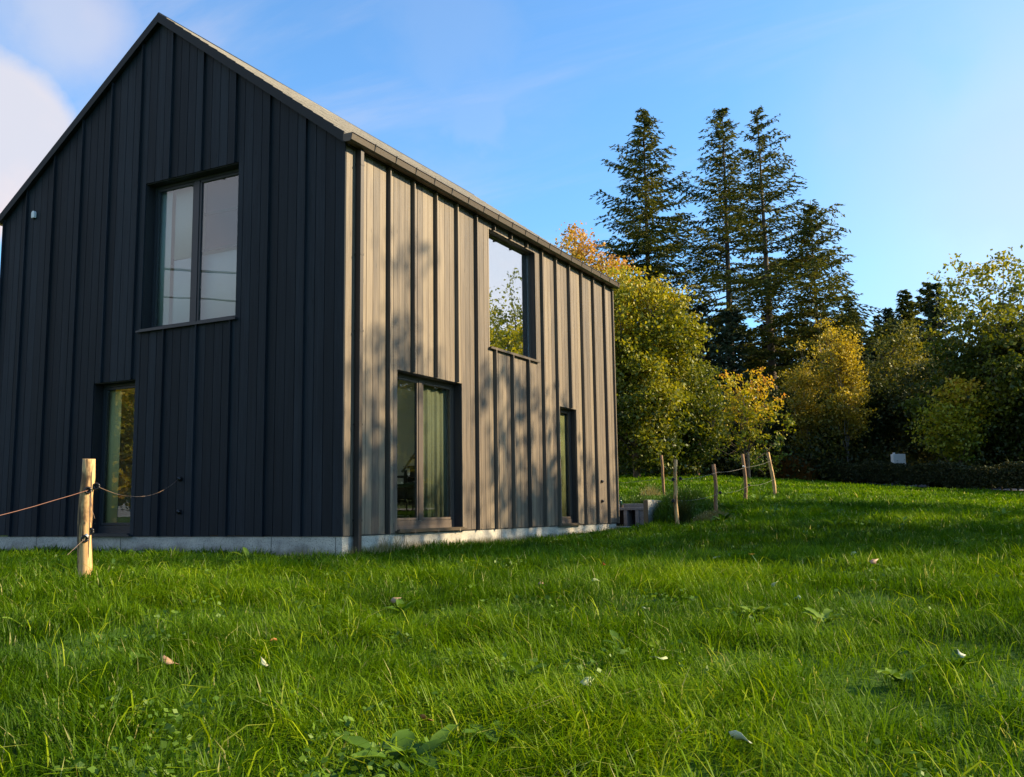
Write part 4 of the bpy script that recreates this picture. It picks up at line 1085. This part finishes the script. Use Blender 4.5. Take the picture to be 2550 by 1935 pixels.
# dark spruce stands behind
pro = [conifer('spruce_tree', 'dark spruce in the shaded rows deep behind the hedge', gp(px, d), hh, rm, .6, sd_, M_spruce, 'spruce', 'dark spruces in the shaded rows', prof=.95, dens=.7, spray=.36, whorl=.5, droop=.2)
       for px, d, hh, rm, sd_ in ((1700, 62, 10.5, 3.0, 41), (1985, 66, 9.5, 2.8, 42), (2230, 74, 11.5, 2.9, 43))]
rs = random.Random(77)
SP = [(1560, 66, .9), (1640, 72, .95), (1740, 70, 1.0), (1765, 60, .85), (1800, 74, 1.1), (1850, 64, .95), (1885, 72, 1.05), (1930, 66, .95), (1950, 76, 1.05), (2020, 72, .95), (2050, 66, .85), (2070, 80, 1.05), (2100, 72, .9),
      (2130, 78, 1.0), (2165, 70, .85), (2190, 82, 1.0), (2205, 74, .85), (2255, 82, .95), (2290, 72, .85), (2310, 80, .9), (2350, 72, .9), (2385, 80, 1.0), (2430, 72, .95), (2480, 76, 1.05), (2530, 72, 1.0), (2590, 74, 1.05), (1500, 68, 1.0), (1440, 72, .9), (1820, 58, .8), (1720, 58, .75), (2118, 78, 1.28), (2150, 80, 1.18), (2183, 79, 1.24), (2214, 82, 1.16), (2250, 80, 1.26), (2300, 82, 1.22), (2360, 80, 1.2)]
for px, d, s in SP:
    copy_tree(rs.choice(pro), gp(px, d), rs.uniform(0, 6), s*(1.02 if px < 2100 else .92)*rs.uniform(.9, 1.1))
# broadleaved trees
broadleaf('autumn_tree', 'orange-topped autumn tree rising behind the roof end', gp(1455, 41), 10.6, 2.5, 2.4, 7.4, 3.3, 620, 34, .15, M_orange, 51, tl=.05, th=1., topgrad=.28, spread=.30, lobe=.4, cat='tree', skew=(-.2, 0))
broadleaf('oak_tree', 'big yellow-green tree directly beside the far house corner', gp(1585, 38), 8.6, 2.75, 2.6, 4.3, 3.9, 1250, 40, .155, M_oak, 52, tl=.0, th=1., topgrad=.25, spread=.27, lobe=.7, gap=.6, nl=22, skew=(.0, 0), trunk_r=.13)
broadleaf('oak_tree', 'lower green broadleaf tree filling the gap right of the big yellow-green tree', gp(1700, 40), 5.6, 1.8, 1.7, 2.4, 2.5, 620, 34, .14, M_oak, 57, tl=-.2, th=.75, spread=.28, lobe=.5)
broadleaf('beech_tree', 'small bright yellow tree with an open crown in front of dark firs', gp(1858, 44), 5.3, 2.25, 2.1, 2.7, 2.45, 260, 18, .15, M_yel, 53, tl=-.12, th=.9, topgrad=.40, spread=.17, lobe=.75, gap=.9, nl=20, trunk_r=.07)
broadleaf('birch_tree', 'slim golden birch with weeping leaves, left of the pair', gp(2012, 50), 6.6, .9, .85, 3.6, 3.2, 190, 44, .12, M_birch, 54, tl=.0, th=1.0, topgrad=.05, spread=.26, barkm=M_barkl, lobe=.6, gap=.8, trunk_r=.055)
broadleaf('birch_tree', 'brighter golden birch right of the slim one, pale trunk showing', gp(2112, 49), 8.3, .98, .95, 4.7, 3.7, 270, 44, .13, M_birch, 55, tl=.0, th=1.1, topgrad=.30, spread=.28, barkm=M_barkl, lobe=.7, gap=.8, trunk_r=.07)
broadleaf('large_tree', 'tall loose-crowned green and gold tree at the right edge', gp(2530, 46), 9.2, 3.2, 3.2, 4.5, 4.4, 1150, 32, .18, M_oak, 56, tl=-.25, th=.75, topgrad=.25, spread=.28, lobe=.8, gap=.65, nl=26, trunk_r=.13)
broadleaf('small_tree', 'bright yellow bush-like tree low in front of the large right tree', gp(2390, 44), 4.6, 1.25, 1.2, 2.9, 1.8, 260, 26, .15, M_yel, 58, tl=-.05, th=.85, topgrad=.3, spread=.26, lobe=.7, gap=.8, trunk_r=.06)
MIDS = [(2205, 52, 5.6, 1.8, 'dark olive tree between the golden birch and the skyline dip'), (2270, 54, 7.6, 2.0, 'olive tree with a yellowish top right of the skyline dip'), (2350, 50, 6.3, 2.0, 'dense dark tree left of the large right tree'),
        (2160, 56, 5.6, 1.9, 'low dark tree behind the brighter birch'), (2060, 54, 4.8, 1.8, 'dark bushy tree between the two birches'), (1960, 52, 4.4, 1.8, 'shadowy bushy tree right of the small yellow tree'), (1780, 50, 4.2, 2.2, 'shadowy undergrowth tree left of the small yellow tree'), (2560, 46, 8.0, 2.4, 'olive tree cut by the right picture edge')]
for i, (px, d, h_, r_, lab) in enumerate(MIDS):
    broadleaf('understorey_tree', lab, gp(px, d), h_, r_, r_, h_*.52, h_*.5, 420, 30, .17, M_mid if i != 1 else M_birch, 70+i, tl=-.1, th=.8 if i != 1 else .5, topgrad=.2, spread=.36, lobe=.5, group='understorey trees at the forest edge', twigs=60)

# hedges
def hedge(a, b, h, w, n, label, seed, stems=True):
    rg = np.random.default_rng(seed); a = np.array(a, float); b = np.array(b, float); Ld = np.linalg.norm(b-a); u = (b-a)/Ld; nn = np.array([-u[1], u[0]])
    s = rg.random(n)*Ld; top = h*(1+.10*np.sin(s*1.7)+.06*np.sin(s*4.1+1)); vz = rg.random(n)**.75
    lat = (rg.random(n)-.5)*w*(.75+.25*np.sin(s*2.3+vz*4)); edge = rg.random(n) < .6; lat = np.where(edge, np.sign(lat)*w*.5*(.85+.2*rg.random(n)), lat)
    low = .20+.10*np.sin(s*3.1)*np.sin(s*1.3+2)
    x = a[0]+u[0]*s+nn[0]*lat; y = a[1]+u[1]*s+nn[1]*lat; z = hgt(x, y)+low+(top-low)*vz
    spr = rg.random(n) < .03; z = np.where(spr, z+.2*rg.random(n), z)
    o = np.array([a[0], a[1], hz(a[0], a[1])]); root = empty('hedge', tuple(o), 0, label, 'hedge', 'clipped hedges along the meadow')
    P = np.stack([x, y, z], -1)-o
    np_quads('foliage', leaf_quads(P, .10, rg, .3, .6), np.clip(.35+.3*rg.normal(size=n)+.25*(vz-.5), 0, 1), M_hedge, root)
    mb = MB(); k = 0
    sx = .2
    while sx < Ld:
        q = a+u*sx; zz_ = hz(q[0], q[1]); p_ = np.array([q[0], q[1], zz_])-o
        mb.tube([p_+np.array([0, 0, -.1]), p_+np.array([rg.normal()*.05, rg.normal()*.05, .4]), p_+np.array([rg.normal()*.12, rg.normal()*.12, h*.85])], [.04, .03, .012], 6, False)
        sx += .28+.3*rg.random()
    mb.build('stems', M_bark, root)
hedge(HEDGE_A, HEDGE_B, 1.02, .7, 42000, 'long low dark hedge bounding the meadow on the right', 91)
hedge(HEDGE_B, HEDGE_C, 1.05, .7, 12000, 'hedge continuing beyond the right edge of the meadow', 92)
hedge((-15, 43.5), (-4.6, 43.0), 1.0, .8, 20000, 'short shaded hedge behind the far meadow crest', 93)
# road behind the long hedge
def strip(name, a, b, off0, off1, lift, m):
    a = np.array(a, float); b = np.array(b, float); u = (b-a)/np.linalg.norm(b-a); nn = np.array([-u[1], u[0]]); nseg = 60; mb = MB()
    for i in range(nseg+1):
        q = a+(b-a)*i/nseg
        for k in range(5):
            off = off0+(off1-off0)*k/4; p_ = q+nn*off; c = q+nn*(off0+off1)/2; mb.v.append((p_[0], p_[1], hz(p_[0], p_[1])+lift))
    for i in range(nseg):
        for k in range(4): mb.f.append((5*i+k, 5*i+k+1, 5*i+k+6, 5*i+k+5))
    return tag(mb.build(name, m, None, smooth=True), kind='structure')
strip('road', (-6, 43.7), (30, 9.2), 1.0, 4.0, .06, M_road)
# undergrowth along forest edge
def undergrowth():
    rg = np.random.default_rng(61); n = 52000
    px = 1500+1150*rg.random(n); d = 47+9*rg.random(n)**.8; d = np.where(px > 2300, d-4, d)
    v = (Rv[None]*((px-1275)[:, None])+Dv[None]*FPX); v /= np.hypot(v[:, 0], v[:, 1])[:, None]
    x = CAMP[0]+v[:, 0]*d; y = CAMP[1]+v[:, 1]*d
    z = hgt(x, y); H = (.5+2.2*noise2(x, y, 1.7, 9)*noise2(x, y, .6, 10)*1.6+(d-47)*.10); z = z+H*rg.random(n)
    t = np.clip(.1+.6*noise2(x, y, 1.2, 12)+.25*rg.normal(size=n), 0, 1)
    o = np_quads('undergrowth', leaf_quads(np.stack([x, y, z], -1), .20, rg, .4, .55), t, M_mid)
    tag(o, 'shaded undergrowth of brambles and shrubs along the forest edge', 'undergrowth', kind='stuff')
undergrowth()
p_ = gp(1958, 48.5)
scrub(p_[0], p_[1], 1.35, .7, 1.35, 2600, .16, M_fern, 'bracken_patch', 'rust-brown bracken patch behind the upper end of the fence', 'bracken', 63, None, 0, .9, .03)
p_ = gp(2010, 50)
scrub(p_[0]+.4, p_[1], 1.6, .6, .95, 1800, .14, M_drygrass, 'weed_clump', 'olive-brown tall weeds rising above the left end of the long hedge', 'weeds', 64, None, 0, .25, .03)
# small white box on post behind hedge
bp_ = at(2236, 1131, 47); bb = empty('utility_box', (bp_[0], bp_[1], hz(bp_[0], bp_[1])), .55, 'small white utility box showing above the long hedge', 'utility box')
bz_ = bp_[2]-bb.location.z
MB().box(-.29, .29, -.14, .14, bz_-.95, bz_).build('cabinet', mat('box_paint', .5, (.72, .74, .70)), bb, bevel=.015)
MB().box(-.23, -.15, -.04, .04, bz_, bz_+.07).build('cap', M_white, bb)
MB().box(-.31, .31, -.16, .16, -.1, bz_-.951).build('plinth', M_conc, bb)

# ------------------------------------------------------------------ things out of frame that shade and reflect
SH = [(14.8, 6.9, 11.6, 1.8), (15.6, 10.4, 12.4, 2.0), (14.5, 14.2, 11.2, 1.8), (17.5, 19.0, 12.4, 2.0)]
for i, (x, y, h_, r_) in enumerate(SH):
    broadleaf('shade_tree', 'row tree casting dappled shade from beyond the right side of the lawn', (x, y, hz(x, y)-.05), h_, r_, r_, h_*.62, h_*.38, 120, 34, .24, M_oak, 300+i, tl=-.1, th=.8, spread=.42, lobe=.8, gap=.9, group='row of trees beyond the right side', twigs=40)
for i, (x, y, h_, r_) in enumerate(((15.5, 40, 11, 2.8), (21, 46, 12.5, 3.0), (20, 35, 9, 2.4), (27, 53, 14, 3.2), (31, 45, 12, 3.0), (24, 61, 13, 3.4))):
    broadleaf('reflected_tree', 'autumn tree mirrored in the upper side window', (x, y, hz(x, y)-.05), h_, r_, r_, h_*.55, h_*.46, 420, 30, .24, M_oak, 320+i, tl=.1, th=1., spread=.45, lobe=.5, gap=.5, group='trees mirrored in the side window', twigs=60)
for i, (x, y, h_, r_, m_) in enumerate(((-22, -14.5, 6.0, 2.8, M_yel), (-27, -20, 7.5, 3.2, M_oak), (-30, -12, 5.5, 3.0, M_fern), (-17, -19, 4.0, 2.0, M_mid))):
    broadleaf('garden_tree', 'garden tree mirrored in the low gable door', (x, y, hz(x, y)-.05), h_, r_, r_, h_*.6, h_*.42, 420, 30, .22, m_, 340+i, spread=.40, lobe=.5, group='trees mirrored in the gable door', twigs=60)
ea = np.array([-.4, -25.1]); eb = np.array([-27.8, 3.9])
for q, lab in ((ea, 'wooden utility pole behind the camera'), (eb, 'wooden utility pole out of view left of the house')):
    r_ = empty('utility_pole', (q[0], q[1], hz(*q)), -.8, lab, 'utility pole', 'utility poles')
    MB().tube([(0, 0, -.5), (0, 0, 8.8)], [.13, .09], 10).build('pole_shaft', M_postd, r_)
    MB().box(-.06, .06, -.5, .5, 8.1, 8.2).build('crossarm', M_postd, r_)
for z_, r_, lab in ((7.85, .035, 'upper black overhead cable between the utility poles'), (6.95, .025, 'lower black overhead cable between the utility poles')):
    P = [(*(ea+(eb-ea)*t/16), z_-.5*4*(t/16)*(1-t/16)+.45) for t in range(17)]
    tag(MB().tube(P, r_, 6).build('overhead_cable', M_black, None), lab, 'cable', 'overhead cables')
def woodland():  # tree belt added out of view to darken what the door glass mirrors
    rg = np.random.default_rng(71); n = 45000
    y = -40+150*rg.random(n); x = 46+14*rg.random(n)+8*np.sin(y*.11); H = 6.5+3.2*noise2(x*0+3, y+60, 4.0, 33)+1.5*noise2(x, y+60, 1.5, 34)
    z = hgt(x, y)+H*rg.random(n)**.8
    o = np_quads('woodland', leaf_quads(np.stack([x, y, z], -1), 1.0, rg, .4, .6), np.clip(.3+.4*noise2(x, y+60, 3., 35)+.2*rg.normal(size=n), 0, 1), M_mid)
    tag(o, 'unseen belt of woodland east of the meadow, added to darken reflections', 'woodland', kind='stuff')
woodland()
# neighbour house sliver far left
nb = empty('neighbour_house', (-26.5, 10.0, hz(-26.5, 10)), .2, 'neighbouring house with grey roof just showing past the left gable edge', 'house')
MB().box(-4, 4, -4, 4, -.5, 4.3).build('wall', mat('render', .8, (.62, .50, .22)), nb)
mb = MB(); mb.hexa([(-4.3, -4.3, 4.3), (4.3, -4.3, 4.3), (4.3, 4.3, 4.3), (-4.3, 4.3, 4.3), (-4.3, -.1, 7.2), (4.3, -.1, 7.2), (4.3, .1, 7.2), (-4.3, .1, 7.2)]); mb.build('roof', M_roof, nb)
